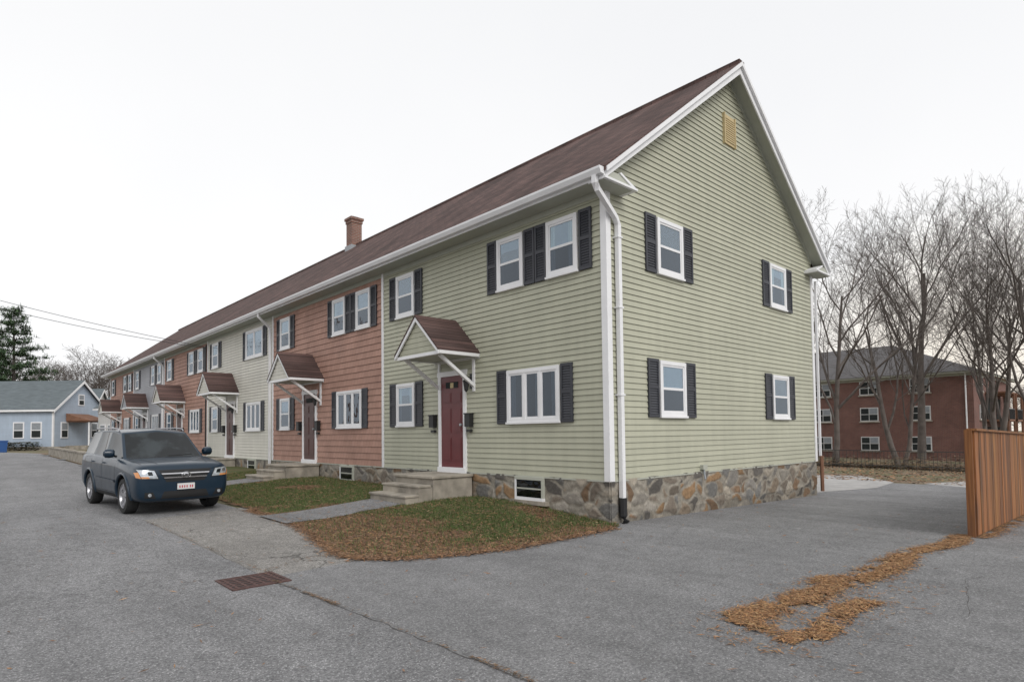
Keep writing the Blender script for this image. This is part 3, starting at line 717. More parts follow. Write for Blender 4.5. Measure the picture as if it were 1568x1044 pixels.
# ------------------------------------------------------------------ CAR
def build_car():
    E = empty('parked_car', (0, 0, 0))
    paint, nt, b = newmat('car_paint_navy'); b.inputs['Base Color'].default_value = (.008, .022, .040, 1)
    b.inputs['Coat Weight'].default_value = .5; b.inputs['Coat Roughness'].default_value = .05
    b.inputs['Specular IOR Level'].default_value = .25
    nt.links.new(maprange(nt, noi(nt, coords(nt), 3, 5), .3, .7, .28, .42), b.inputs['Roughness'])
    M['paint'] = paint
    cg, nt, b = newmat('car_glass'); b.inputs['Roughness'].default_value = .05; b.inputs['Specular IOR Level'].default_value = .42
    nt.links.new(mixc(nt, maprange(nt, noi(nt, coords(nt, (1, 1, 1)), 2.2, 3), .42, .6, 0, 1), (.006, .008, .009), (.030, .038, .042)), b.inputs['Base Color'])
    M['cglass'] = cg
    M['chrome'] = simple('chrome', (.6, .6, .62), .15, .03, 3, metal=1)
    M['alloy'] = simple('alloy', (.40, .40, .42), .3, .05, 3, metal=.8)
    M['tire'] = simple('tire', (.02, .02, .02), .85, .2, 20)
    M['plast'] = simple('black_plastic', (.009, .009, .010), .6, .1, 10)
    M['lamp'] = simple('headlamp', (.50, .54, .58), .12, .35, 14, metal=.5, coat=1)
    M['amber'] = simple('amber_lens', (.60, .24, .07), .2, .1, 10, coat=1)
    M['redl'] = simple('red_lens', (.35, .02, .02), .2, .1, 10, coat=1)
    M['plate'] = simple('plate_white', (.62, .62, .62), .4, .02, 10); M['platered'] = simple('plate_red', (.45, .04, .05), .4, .05, 10)
    S = [(0.00, .36, .56, .68, .60, .80, .86), (.04, .29, .72, .82, .72, .93, .975), (.12, .25, .79, .88, .79, .99, 1.03), (.33, .24, .83, .905, .83, 1.02, 1.065), (.70, .24, .84, .915, .85, 1.055, 1.10),
         (1.10, .24, .84, .915, .865, 1.09, 1.145), (1.4, .24, .84, .91, .87, 1.11, 1.13), (2.4, .24, .84, .91, .87, 1.13, 1.14), (3.5, .24, .84, .915, .87, 1.16, 1.17), (4.08, .28, .82, .905, .86, 1.17, 1.18),
         (4.34, .32, .78, .88, .82, 1.14, 1.17), (4.42, .40, .66, .80, .74, 1.05, 1.10)]
    vs = []; fs = []; R = 14
    for (y, zb, wb, wm, ws, zs, zt) in S:
        half = [(wb*.6, zb), (wb, zb+.01), (wm, zb+.16), (wm, zs-.26), (wm*.988, zs-.10), (ws, zs), (ws*.72, zt-.01)]
        vs += [(x, y, z) for x, z in half+[(-x, z) for x, z in reversed(half)]]
    n = len(S)
    for i in range(n-1):
        for k in range(R): fs.append((i*R+k, i*R+(k+1) % R, (i+1)*R+(k+1) % R, (i+1)*R+k))
    for base in (0, (n-1)*R):
        for k in range(6): fs.append((base+k, base+k+1, base+12-k, base+13-k))
    me = bpy.data.meshes.new('body'); me.from_pydata(vs, [], fs); me.materials.append(paint)
    bm = bmesh.new(); bm.from_mesh(me); bmesh.ops.recalc_face_normals(bm, faces=bm.faces); bm.to_mesh(me); bm.free()
    body = bpy.data.objects.new('body', me); COL.objects.link(body)
    s_ = body.modifiers.new('s', 'SUBSURF'); s_.levels = 3; s_.render_levels = 3
    WZ = .36; WY = (.88, 3.44)
    cut = MB()
    for y in WY:
        for sg in (-1, 1):
            x0, x1 = (.52, 1.2) if sg > 0 else (-1.2, -.52)
            vs2 = []
            for xx in (x0, x1):
                for k in range(32):
                    a = 2*math.pi*k/32; vs2.append((xx, y+.425*math.cos(a), .37+.425*math.sin(a)))
            cut.add(vs2, [tuple(range(32)), tuple(range(63, 31, -1))]+[(k, (k+1) % 32, (k+1) % 32+32, k+32) for k in range(32)], 'plast')
    co = cut.build('cutter')
    bo = body.modifiers.new('b', 'BOOLEAN'); bo.operation = 'DIFFERENCE'; bo.object = co; bo.solver = 'EXACT'
    try: bo.material_mode = 'TRANSFER'
    except Exception as ex: print(ex)
    dg = bpy.context.evaluated_depsgraph_get(); dg.update()
    me2 = bpy.data.meshes.new_from_object(body.evaluated_get(dg))
    body.modifiers.clear(); body.data = me2; bpy.data.objects.remove(co)
    me2.polygons.foreach_set('use_smooth', [True]*len(me2.polygons))
    me2.set_sharp_from_angle(angle=math.radians(40))
    bvh = BVHTree.FromPolygons([v.co for v in me2.vertices], [p.vertices[:] for p in me2.polygons])
    dt = MB()
    def drape(quad, mat, off=.006, nu=10, nv=5, side=None):
        vs = []
        for j in range(nv+1):
            for i in range(nu+1):
                u, v = i/nu, j/nv
                a = (quad[0][0]*(1-u)+quad[1][0]*u)*(1-v)+(quad[3][0]*(1-u)+quad[2][0]*u)*v
                b_ = (quad[0][1]*(1-u)+quad[1][1]*u)*(1-v)+(quad[3][1]*(1-u)+quad[2][1]*u)*v
                if side is None: h = bvh.ray_cast(Vector((a, -2, b_)), Vector((0, 1, 0)))
                elif side == 'r': h = bvh.ray_cast(Vector((a, 6, b_)), Vector((0, -1, 0)))
                elif side == 't': h = bvh.ray_cast(Vector((a, b_, 4)), Vector((0, 0, -1)))
                else: h = bvh.ray_cast(Vector((side*3, a, b_)), Vector((-side, 0, 0)))
                if h[0] is None: return
                vs.append(h[0]+h[1]*off)
        fs = [(j*(nu+1)+i, j*(nu+1)+i+1, (j+1)*(nu+1)+i+1, (j+1)*(nu+1)+i) for j in range(nv) for i in range(nu)]
        dt.add(vs, fs, mat)
    drape([(-.36, .66), (.36, .66), (.50, .90), (-.50, .90)], 'plast', .004, 16, 6)
    for z, w_ in ((.745, .40), (.825, .445)):
        drape([(-w_, z-.012), (w_, z-.012), (w_+.012, z+.012), (-w_-.012, z+.012)], 'chrome', .018, 16, 1)
    h = bvh.ray_cast(Vector((0, -2, .79)), Vector((0, 1, 0)))[0]
    for rx, rz in ((.085, .055), (.05, .022)):
        dt.tube([(rx*math.cos(a), h.y-.03, .79+rz*math.sin(a)) for a in [2*math.pi*i/20 for i in range(21)]], .009, 'chrome', 5, up=(0, 1, 0))
    drape([(-.46, .33), (.46, .33), (.40, .475), (-.40, .475)], 'plast', .004, 14, 4)
    drape([(-.82, .27), (.82, .27), (.80, .315), (-.80, .315)], 'plast', .006, 20, 2)
    for sg in (-1, 1):
        drape([(sg*.54, .34), (sg*.74, .36), (sg*.74, .47), (sg*.60, .47)], 'plast', .004, 6, 4)
        c = bvh.ray_cast(Vector((sg*.655, -2, .415)), Vector((0, 1, 0)))[0]
        dt.tube([(c.x, c.y-.02, c.z), (c.x, c.y+.03, c.z)], .033, 'lamp', 12)
        drape([(sg*.49, .72), (sg*.80, .73), (sg*.868, .93), (sg*.57, .905)], 'plast', .003, 12, 6)
        drape([(sg*.51, .735), (sg*.79, .745), (sg*.85, .918), (sg*.58, .892)], 'lamp', .010, 12, 6)
        drape([(sg*.80, .745), (sg*.865, .765), (sg*.878, .86), (sg*.835, .87)], 'amber', .012, 5, 4)
        drape([(sg*.66, .744), (sg*.79, .748), (sg*.80, .782), (sg*.68, .778)], 'amber', .014, 6, 3)
        drape([(sg*.60, .80), (sg*.68, .80), (sg*.70, .875), (sg*.62, .87)], 'cglass', .013, 4, 3)
        drape([(sg*.72, .82), (sg*.79, .825), (sg*.81, .895), (sg*.74, .885)], 'chrome', .016, 4, 3)
        drape([(sg*.62, .85), (sg*.80, .85), (sg*.76, 1.08), (sg*.64, 1.08)], 'redl', .01, 5, 5, side='r')
        for y in (1.42, 2.42, 3.28):
            drape([(y-.006, .40), (y+.006, .40), (y+.006, 1.06), (y-.006, 1.06)], 'plast', .0025, 1, 10, side=sg)
        drape([(1.42, .395), (2.95, .395), (2.95, .405), (1.42, .405)], 'plast', .0025, 14, 1, side=sg)
        drape([(1.34, .28), (2.98, .28), (2.98, .37), (1.34, .37)], 'plast', .006, 14, 3, side=sg)
        drape([(1.42, .60), (2.95, .62), (2.95, .67), (1.42, .65)], 'paint', .018, 14, 2, side=sg)
        for y in (2.18, 3.06):
            dt.tube([(sg*.90, y, .99), (sg*.93, y+.04, .99), (sg*.93, y+.16, .995), (sg*.90, y+.2, .995)], .014, 'paint', 6)
        for yc in WY:
            pts = []
            for i in range(19):
                a = math.radians(-8+196*i/18); y = yc+.445*math.cos(a); z = .37+.445*math.sin(a)
                hh = bvh.ray_cast(Vector((sg*3, y, max(z, .32))), Vector((-sg, 0, 0)))
                x = hh[0].x if hh[0] is not None and abs(hh[0].x) > .8 else sg*.885
                pts.append((x-sg*.005, y, z))
            dt.tube(pts, .03, 'paint', 8, up=(1, 0, 0))
            c = (sg*.79, yc, WZ)
            dt.lathe_x(c, [(-sg*.11, .23), (-sg*.11, .34), (-sg*.08, .36), (sg*.07, .36), (sg*.105, .34), (sg*.112, .26), (sg*.09, .245)], 'tire', 36)
            dt.lathe_x(c, [(sg*.095, .255), (sg*.102, .242), (sg*.085, .232), (sg*.0, .22)], 'alloy', 36)
            dt.lathe_x(c, [(sg*.0, .225), (sg*.0, .0)], 'plast', 24)
            dt.lathe_x(c, [(sg*.05, .15), (sg*.048, .0)], 'plast', 16)
            dt.lathe_x(c, [(sg*.06, .065), (sg*.085, .055), (sg*.09, .0)], 'alloy', 14)
            for i in range(5):
                a = 2*math.pi*i/5+.3; ca, sa = math.cos(a), math.sin(a)
                def Q(r, t, x): return (c[0]+sg*x, c[1]+r*ca-t*sa, c[2]+r*sa+t*ca)
                dt.hexa([Q(.04, -.035, .055), Q(.235, -.05, .06), Q(.235, .05, .06), Q(.04, .035, .055), Q(.04, -.03, .083), Q(.235, -.04, .094), Q(.235, .04, .094), Q(.04, .03, .083)], 'alloy')
        dt.tube([(sg*.84, 1.56, 1.14), (sg*.93, 1.54, 1.17)], .025, 'plast', 6)
        mxs = [(.885, .05), (.91, .085), (.98, .098), (1.05, .09), (1.085, .045)]
        dt.tube([(sg*x, 1.52+(x-.9)*.25, 1.21) for x, r in mxs], [r for x, r in mxs], 'paint', 12)
        dt.tube([(sg*.655, 2.10, 1.67), (sg*.655, 2.18, 1.725), (sg*.655, 2.6, 1.742), (sg*.655, 3.2, 1.742), (sg*.645, 3.9, 1.725), (sg*.64, 4.0, 1.66)], .016, 'alloy', 6)
        dt.tube([(sg*.02, 1.02, 1.145), (sg*.02+.5, 1.16, 1.165)], .008, 'plast', 4)
        drape([(sg*.46, .2), (sg*.48, .2), (sg*.62, .85), (sg*.60, .85)], 'paint', .009, 1, 8, side='t')
        drape([(sg*.745, .25), (sg*.753, .25), (sg*.785, 1.02), (sg*.777, 1.02)], 'plast', .002, 1, 10, side='t')
    drape([(-.72, .985), (.72, .985), (.74, 1.10), (-.74, 1.10)], 'plast', .003, 12, 2, side='t')
    py = bvh.ray_cast(Vector((0, -2, .56)), Vector((0, 1, 0)))[0].y
    dt.box(-.165, .165, py-.03, py-.012, .50, .62, 'plate')
    for i, x in enumerate((-.12, -.075, -.03, .015, .08, .12)): dt.box(x-.010, x+.010, py-.034, py-.03, .53, .58, 'platered')
    dt.box(-.17, .17, py-.012, py+.02, .49, .63, 'plast')
    B_ = [(.80, 1.24, 1.09), (.845, 2.42, 1.10), (.845, 3.30, 1.12), (.80, 4.34, 1.12)]
    T_ = [(.655, 1.93, 1.64), (.69, 2.46, 1.69), (.69, 3.25, 1.69), (.66, 4.16, 1.64)]
    C_ = [(0, 1.84, 1.70), (0, 2.46, 1.745), (0, 3.25, 1.74), (0, 4.24, 1.69)]
    bm = bmesh.new(); V = {}
    for s in (1, -1):
        for i in range(4):
            V['B', s, i] = bm.verts.new((B_[i][0]*s, B_[i][1], B_[i][2])); V['T', s, i] = bm.verts.new((T_[i][0]*s, T_[i][1], T_[i][2]))
    for i in range(4): V['C', i] = bm.verts.new(C_[i])
    f0 = bm.verts.new((0, 1.06, 1.11)); r0 = bm.verts.new((0, 4.46, 1.12))
    sides = []; ws = []; rw = []
    for s in (1, -1):
        for i in range(3):
            sides.append(bm.faces.new((V['B', s, i], V['B', s, i+1], V['T', s, i+1], V['T', s, i])))
            bm.faces.new((V['T', s, i], V['T', s, i+1], V['C', i+1], V['C', i]))
        ws.append(bm.faces.new((f0, V['B', s, 0], V['T', s, 0], V['C', 0]))); rw.append(bm.faces.new((r0, V['B', s, 3], V['T', s, 3], V['C', 3])))
    bmesh.ops.recalc_face_normals(bm, faces=bm.faces)
    ed = []
    for s in (1, -1):
        for i in range(3): ed.append(bm.edges.get((V['T', s, i], V['T', s, i+1])))
        ed += [bm.edges.get((V['T', s, 0], V['C', 0])), bm.edges.get((V['T', s, 3], V['C', 3])), bm.edges.get((V['B', s, 0], V['T', s, 0])), bm.edges.get((V['B', s, 3], V['T', s, 3]))]
    bmesh.ops.inset_individual(bm, faces=sides, thickness=.055, depth=-.006)
    bmesh.ops.inset_region(bm, faces=ws, thickness=.06, depth=-.006); bmesh.ops.inset_region(bm, faces=rw, thickness=.09, depth=0)
    for f in sides+ws+rw: f.material_index = 1
    bmesh.ops.bevel(bm, geom=[e for e in ed if e and e.is_valid], offset=.035, segments=3, affect='EDGES', profile=.6, material=0)
    cm = bpy.data.meshes.new('cabin'); bm.to_mesh(cm); bm.free(); cm.materials.append(paint); cm.materials.append(cg)
    cm.polygons.foreach_set('use_smooth', [True]*len(cm.polygons)); cm.set_sharp_from_angle(angle=math.radians(30))
    cab = bpy.data.objects.new('cabin', cm); COL.objects.link(cab)
    d = dt.build('details', smooth=True)
    d.data.set_sharp_from_angle(angle=math.radians(35))
    for o in (body, cab, d): o.parent = E
    yaw = math.radians(4.5); E.rotation_euler = (math.atan(.012), 0, yaw)
    ax = Vector((-5.22, 7.75, 0)); loc = ax-Matrix.Rotation(yaw, 3, 'Z') @ Vector((0, .88, 0))
    E.location = (loc.x, loc.y, terrain(loc.x, loc.y)+.002)
build_car()

# ------------------------------------------------------------------ FENCE
mb = MB(); cols = []; x = 3.12
while x < 15:
    w_ = .135; z0 = terrain(x, -4.75)+.03; z1 = terrain(x, -4.75)+1.66+random.uniform(-.004, .004); oy = random.uniform(-.003, .003)
    mb.box(x, x+w_, -4.76+oy, -4.738+oy, z0, z1, 'fence'); sh_ = random.uniform(.6, 1.25); cols += [(sh_, sh_*random.uniform(.92, 1.05), sh_*.95)]*8
    x += w_+.010
for k in range(5):
    px = 3.10+k*2.4; z = terrain(px, -4.75)
    mb.box(px-.05, px+.06, -4.735, -4.635, z-.1, z+1.68, 'fence'); cols += [(.8, .75, .7)]*8
for h_ in (.3, .95, 1.5):
    mb.box(3.1, 15, -4.737, -4.70, terrain(9, 0)+h_, terrain(9, 0)+h_+.08, 'fence'); cols += [(.8, .8, .8)]*8
mb.prism([(3.08, -4.80, terrain(3.1, 0)+1.665), (3.08, -4.66, terrain(3.1, 0)+1.665), (3.08, -4.66, terrain(3.1, 0)+1.70), (3.08, -4.80, terrain(3.1, 0)+1.70)],
         [(15, -4.80, terrain(15, 0)+1.665), (15, -4.66, terrain(15, 0)+1.665), (15, -4.66, terrain(15, 0)+1.70), (15, -4.80, terrain(15, 0)+1.70)], 'fence'); cols += [(.9, .9, .9)]*8
fo = mb.build('wooden_fence'); set_cols(fo.data, np.array(cols))

mb = MB()
for y in np.arange(-14, 22, .19):
    z = terrain(29, y); mb.box(29, 29.018, y, y+.018, z, z+1.0, 'rail')
for h_ in (.12, .92):
    mb.prism([(28.99, -14, terrain(29, -14)+h_), (29.03, -14, terrain(29, -14)+h_), (29.03, -14, terrain(29, -14)+h_+.04), (28.99, -14, terrain(29, -14)+h_+.04)],
             [(28.99, 22, terrain(29, 0)+h_+.264), (29.03, 22, terrain(29, 0)+h_+.264), (29.03, 22, terrain(29, 0)+h_+.304), (28.99, 22, terrain(29, 0)+h_+.304)], 'rail')
mb.build('iron_fence')
p = []
for i in range(12000):
    x = random.uniform(17.5, 42); y = random.uniform(-7, 14)
    p.append((x, y, terrain(x, y)))
scatter('leaf_litter', p, 'leaf', ORANGE, .07, .17)
p = []
for i in range(9000):      # brush along the back fence
    y = random.uniform(-9, 16); x = 30.5+abs(random.gauss(0, 1.2)); h_ = random.random()**1.6*1.1*max(.2, .5+noise.noise(Vector((x*.5, y*.35, 2))))
    p.append((x, y, terrain(x, y)+h_))
scatter('undergrowth', p, 'needle', [(.16, .11, .07), (.12, .09, .06), (.20, .13, .08), (.10, .09, .05)], .2, .5)

# ------------------------------------------------------------------ brick apartment
AP = empty('brick_apartment_building', (53, 4, -1.2))
mb = MB(); zb = -2.2; ax0, ax1, ay0, ay1, ze = 53, 70, 4, 34, 6.2
mb.box(ax0, ax1, ay0, ay1, zb, ze, 'aptbrick'); mb.box(ax0-.06, ax1, ay0-.06, ay1, ze-.2, ze-.001, 'soffit')
mb.box(ax0-.5, ax1+.5, ay0-.5, ay1+.5, ze, ze+.16, 'soffit')
r0 = [(ax0-.6, ay0-.6, ze+.165), (ax1+.6, ay0-.6, ze+.165), (ax1+.6, ay1+.6, ze+.165), (ax0-.6, ay1+.6, ze+.165)]
xm = (ax0+ax1)/2; rp = [(xm, ay0+8, ze+3.9), (xm, ay1-8, ze+3.9)]
mb.add(r0+rp, [(0, 1, 4), (1, 2, 5, 4), (2, 3, 5), (3, 0, 4, 5), (0, 3, 2, 1)], 'aptroof')
FA = ((ax0, 0, 0), (0, 1, 0), (-1, 0, 0)); FC = ((0, ay0, 0), (1, 0, 0), (0, -1, 0))
for F_, pos in ((FA, (7.0, 11, 15, 19.5, 24, 29)), (FC, (55, 68))):
    for a in pos:
        for z in (-.3, 2.35, 4.75):
            mb.fbox(F_, a, a+1.5, 0, .08, z, z+1.25, 'offwhite'); mb.fbox(F_, a+.08, a+.72, .08, .09, z+.08, z+.6, 'dark'); mb.fbox(F_, a+.78, a+1.42, .08, .09, z+.08, z+.6, 'dark')
            mb.fbox(F_, a+.08, a+.72, .08, .09, z+.66, z+1.17, 'reflection_blind'); mb.fbox(F_, a+.78, a+1.42, .08, .09, z+.66, z+1.17, 'dark')
            mb.fbox(F_, a-.1, a+1.6, 0, .12, z-.12, z, 'concrete')
for i in range(3):
    bx = 57.5+i*4.2
    for z in (-.4, 2.2, 4.6):
        mb.box(bx, bx+3.2, ay0-1.6, ay0, z, z+.15, 'wood')
        if z < 4: mb.box(bx, bx+3.2, ay0-1.6, ay0-1.54, z+1.0, z+1.08, 'black')
        for q in np.arange(0, 3.2, .2):
            if z < 4: mb.box(bx+q, bx+q+.04, ay0-1.6, ay0-1.56, z+.15, z+1.0, 'black')
        if z < 4: mb.box(bx+.6, bx+2.4, ay0-.06, ay0, z+.15, z+2.1, 'dark')
    mb.box(bx, bx+.15, ay0-1.6, ay0-1.45, zb, 4.6, 'wood'); mb.box(bx+3.05, bx+3.2, ay0-1.6, ay0-1.45, zb, 4.6, 'wood')
mb.tube([(ax0-.08, 4.5, ze), (ax0-.08, 4.5, zb+1)], .06, 'white', 6)
mb.box(xm-.6, xm+.3, ay0+17, ay0+17.9, ze+2.5, ze+4.6, 'aptbrick')
mb.build('shell', AP)

# ------------------------------------------------------------------ left houses
def house(name, lat, d, yaw, width, depth, wall, rise, zb, wm, rm, windows, ov=.3):
    Fv = Vector((.679, .734, 0)); Rv = Vector((.734, -.679, 0)); C = Vector((-8.706, -6.848, 0))+Fv*d+Rv*lat
    rot = Matrix.Rotation(yaw, 3, 'Z'); u = rot @ (-Rv); v = rot @ Fv
    E = empty(name, (C.x, C.y, zb)); mb = MB()
    def P(a, b, z): q = C+u*a+v*b; return (q.x, q.y, zb+z)
    def hx(a0, a1, b0, b1, z0, z1, m): mb.hexa([P(a0, b0, z0), P(a1, b0, z0), P(a1, b1, z0), P(a0, b1, z0), P(a0, b0, z1), P(a1, b0, z1), P(a1, b1, z1), P(a0, b1, z1)], m)
    hx(0, width, 0, depth, -.5, wall, wm); hx(-.02, width, -.02, depth+.02, -.5, .25, 'concrete')
    mb.prism([P(0, 0, wall), P(0, depth, wall), P(0, depth/2, wall+rise)], [P(width, 0, wall), P(width, depth, wall), P(width, depth/2, wall+rise)], wm)
    s = rise/(depth/2)
    for sg in (0, 1):
        b0 = -ov if sg == 0 else depth+ov
        z0 = wall-ov*s
        mb.prism([P(-ov, b0, z0+.02), P(-ov, depth/2, wall+rise+.02), P(-ov, depth/2, wall+rise+.16), P(-ov, b0, z0+.16)],
                 [P(width+ov, b0, z0+.02), P(width+ov, depth/2, wall+rise+.02), P(width+ov, depth/2, wall+rise+.16), P(width+ov, b0, z0+.16)], rm)
        mb.prism([P(-ov-.03, b0, z0-.15), P(-ov-.03, depth/2, wall+rise-.15), P(-ov-.03, depth/2, wall+rise+.1), P(-ov-.03, b0, z0+.1)],
                 [P(-ov+.03, b0, z0-.15), P(-ov+.03, depth/2, wall+rise-.15), P(-ov+.03, depth/2, wall+rise+.1), P(-ov+.03, b0, z0+.1)], 'white')
    hx(-ov, width+ov, -ov-.05, -ov, wall-ov*s-.05, wall-ov*s+.12, 'white')
    hx(-.04, .1, -.04, .1, .25, wall, 'white')
    for (side, a, z, w_, h_) in windows:
        if side == 'f':
            hx(a, a+w_, -.06, 0, z, z+h_, 'white'); hx(a+.1, a+w_-.1, -.07, -.05, z+.1, z+h_/2-.04, 'dark'); hx(a+.1, a+w_-.1, -.07, -.05, z+h_/2+.04, z+h_-.1, 'reflection_blind')
        else:
            hx(-.06, 0, a, a+w_, z, z+h_, 'white'); hx(-.07, -.05, a+.1, a+w_-.1, z+.1, z+h_/2-.04, 'dark'); hx(-.07, -.05, a+.1, a+w_-.1, z+h_/2+.04, z+h_-.1, 'reflection_blind')
    return E, mb, hx, P
E, mb, hx, P = house('blue_house', -41.6, 55, 0, 15, 7.0, 3.7, 2.7, .66, 'blue', 'slate',
    [('f', 1.0, 1.0, 1.0, 1.5), ('f', 2.6, 1.0, 1.0, 1.5), ('f', 5.6, 1.0, 1.6, 1.5), ('f', 9, 1.0, 1.0, 1.5), ('s', .9, 1.0, .9, 1.5), ('s', 4.9, 1.0, .9, 1.5), ('s', 3.1, 4.1, .8, 1.1)])
hx(-2.2, -.05, 1.6, 4.4, 2.5, 2.62, 'wood'); mb.prism([P(-2.3, 1.5, 2.6), P(-.05, 1.5, 2.6), P(-.05, 1.5, 3.3)], [P(-2.3, 4.5, 2.6), P(-.05, 4.5, 2.6), P(-.05, 4.5, 3.3)], 'wood')
for b_ in (1.7, 4.2): hx(-2.1, -1.98, b_, b_+.12, 0, 2.5, 'white')
hx(-2.1, 0, 1.6, 4.4, -.3, .3, 'concrete')
mb.build('shell', E)
E, mb, hx, P = house('white_house', -44.6, 64, .25, 7, 6, 3.6, 2.7, .6, 'offwhite', 'slate', [('f', 1.2, 1.2, .9, 1.3), ('f', 3.6, 1.2, .9, 1.3), ('s', 2.5, 4.2, .7, 1.0)])
mb.build('shell', E)
E, mb, hx, P = house('white_house', -36.0, 55.5, -.5, 3.4, 5, 3.9, 2.0, .6, 'offwhite', 'slate', [('f', .8, .9, .9, 1.4), ('f', 2.1, .9, .9, 1.4)])
mb.build('shell', E)
mb = MB(); q = Vector((-8.706, -6.848))+Vector((.679, .734))*48+Vector((.734, -.679))*(-40.3); M['binb'] = simple('bin_blue', (.02, .08, .25), .5, .1, 3)
mb.prism([(q.x-.25, q.y-.28, .6), (q.x+.25, q.y-.28, .6), (q.x+.25, q.y+.28, .6), (q.x-.25, q.y+.28, .6)], [(q.x-.32, q.y-.35, 1.45), (q.x+.32, q.y-.35, 1.45), (q.x+.32, q.y+.35, 1.45), (q.x-.32, q.y+.35, 1.45)], 'binb')
mb.box(q.x-.35, q.x+.35, q.y-.38, q.y+.4, 1.45, 1.53, 'binb'); mb.tube([(q.x-.3, q.y+.33, .68), (q.x+.3, q.y+.33, .68)], .12, 'black', 10)
mb.build('recycling_bin')

mb = MB()
for k in range(5):
    y = 28+k*3.2
    mb.box(-3.9, -3.6, y, y+3.15, 0, .88+.03*k, 'concrete'); mb.box(-3.94, -3.56, y, y+3.15, .88+.03*k, .95+.03*k, 'concrete')
mb.build('retaining_wall', bevel=.01)

# ------------------------------------------------------------------ TREES
def tree_mesh(name, seed, height, levels, kids, r0, ang=(22, 48), upb=.10, clear=.22, fork=0, shrink=(.5, .72), rmin=.009):
    R = random.Random(seed); V = []; F = []
    def tube(pts, rs, sides):
        b0 = len(V)
        for i, p in enumerate(pts):
            t = (pts[min(i+1, len(pts)-1)]-pts[max(i-1, 0)]).normalized()
            a = Vector((1, 0, 0)) if abs(t.x) < .8 else Vector((0, 1, 0)); u = t.cross(a).normalized(); w = t.cross(u)
            for k in range(sides):
                an = 2*math.pi*k/sides; V.append(tuple(p+(u*math.cos(an)+w*math.sin(an))*rs[i]))
        for i in range(len(pts)-1):
            for k in range(sides): F.append((b0+i*sides+k, b0+i*sides+(k+1) % sides, b0+(i+1)*sides+(k+1) % sides, b0+(i+1)*sides+k))
    def br(p, d, r, L, lv):
        ns = (6, 5, 4, 3, 2, 2)[min(lv, 5)]; pts = [p]; rs = [r]; re = max(r*(.42 if lv else .32), rmin*.5)
        wob = (.05, .12, .15, .18, .2, .2)[min(lv, 5)]
        for i in range(ns):
            d = (d+Vector((R.gauss(0, wob), R.gauss(0, wob), R.gauss(0, wob*.6)+upb*(.5 if lv == 0 else 1)))).normalized()
            p = p+d*L/ns; pts.append(p); rs.append(r+(re-r)*(i+1)/ns)
        tube(pts, rs, (8, 6, 4, 3, 3, 3)[min(lv, 5)])
        if lv >= levels: return
        n = kids[lv]; az = R.uniform(0, 6.28)
        for c in range(n):
            t = (clear if lv == 0 else .18)+(1-(clear if lv == 0 else .18))*((c+R.random())/n)
            t = min(t, .99); f = t*ns; i = int(f); q = pts[i].lerp(pts[i+1], f-i); rr = rs[i]+(rs[i+1]-rs[i])*(f-i)
            td = (pts[i+1]-pts[i]).normalized(); az += 2.4+R.uniform(-.4, .4)
            a = Vector((1, 0, 0)) if abs(td.x) < .8 else Vector((0, 1, 0)); u = td.cross(a).normalized(); w = td.cross(u)
            th = math.radians(R.uniform(*ang)); nd_ = td*math.cos(th)+(u*math.cos(az)+w*math.sin(az))*math.sin(th)
            Lc = L*R.uniform(*shrink)*(1.15-.5*t if lv == 0 else 1.1-.4*t)
            br(q, nd_, max(rr*R.uniform(.42, .64), rmin), Lc, lv+1)
    if fork:
        for k in range(fork):
            a = 6.28*k/fork+R.random(); br(Vector((.12*math.cos(a), .12*math.sin(a), -.3)), Vector((.22*math.cos(a), .22*math.sin(a), 1)).normalized(), r0*R.uniform(.6, .9), height*R.uniform(.6, .75), 0)
    else: br(Vector((0, 0, -.3)), Vector((R.uniform(-.05, .05), R.uniform(-.05, .05), 1)).normalized(), r0, height*.72, 0)
    me = bpy.data.meshes.new(name); me.from_pydata(V, [], F); me.materials.append(M['bark'])
    me.polygons.foreach_set('use_smooth', [True]*len(me.polygons)); return me
TA = tree_mesh('tree_a', 1, 20, 5, (9, 7, 5, 4, 3), .30, ang=(18, 40), upb=.12, rmin=.008)
TB = tree_mesh('tree_b', 2, 19, 5, (7, 6, 4, 4, 3), .27, fork=2, ang=(18, 42), upb=.10, rmin=.008)
TC = tree_mesh('tree_c', 5, 15, 5, (10, 6, 5, 3, 3), .20, ang=(22, 50), upb=.08, rmin=.007)
TD = tree_mesh('tree_d', 9, 13, 4, (11, 7, 5, 3), .20, ang=(25, 60), upb=.06, clear=.15, rmin=.018)
def tree(me, x, y, s=1, rot=0, name='bare_tree', parent=None):
    o = bpy.data.objects.new(name, me); COL.objects.link(o); o.location = (x, y, terrain(x, y)); o.rotation_euler = (0, 0, rot); o.scale = (s, s, s)
    if parent: o.parent = parent
    return o
for me, x, y, s, r in ((TC, 31.8, 7.4, 1.0, 0), (TB, 36.5, 5.0, .80, 1), (TA, 43.7, 5.6, 1.0, 2), (TB, 48.5, 2.2, .95, 3.3), (TA, 40.5, -1.4, .84, 4.0), (TC, 44, 1.4, 1.05, 5.1)):
    tree(me, x, y, s, r)
DT = empty('distant_trees')
rr = random.Random(3)
Fv = Vector((.679, .734)); Rv = Vector((.734, -.679)); C0 = Vector((-8.7, -6.85))
for px0, px1, n, d0, d1, s0, s1 in ((-.83, -.56, 11, 85, 110, .95, 1.25), (.5, .90, 8, 95, 130, .8, 1.05), (-1.2, -.83, 5, 95, 130, .6, .9), (.9, 1.3, 5, 70, 110, .8, 1.1)):
    for i in range(n):
        p_ = px0+(px1-px0)*(i+rr.random())/n; d = rr.uniform(d0, d1); q = C0+Fv*d+Rv*(p_*d)
        tree(rr.choice((TD, TD, TD)), q.x, q.y, rr.uniform(s0, s1), rr.uniform(0, 6), 'tree', DT)
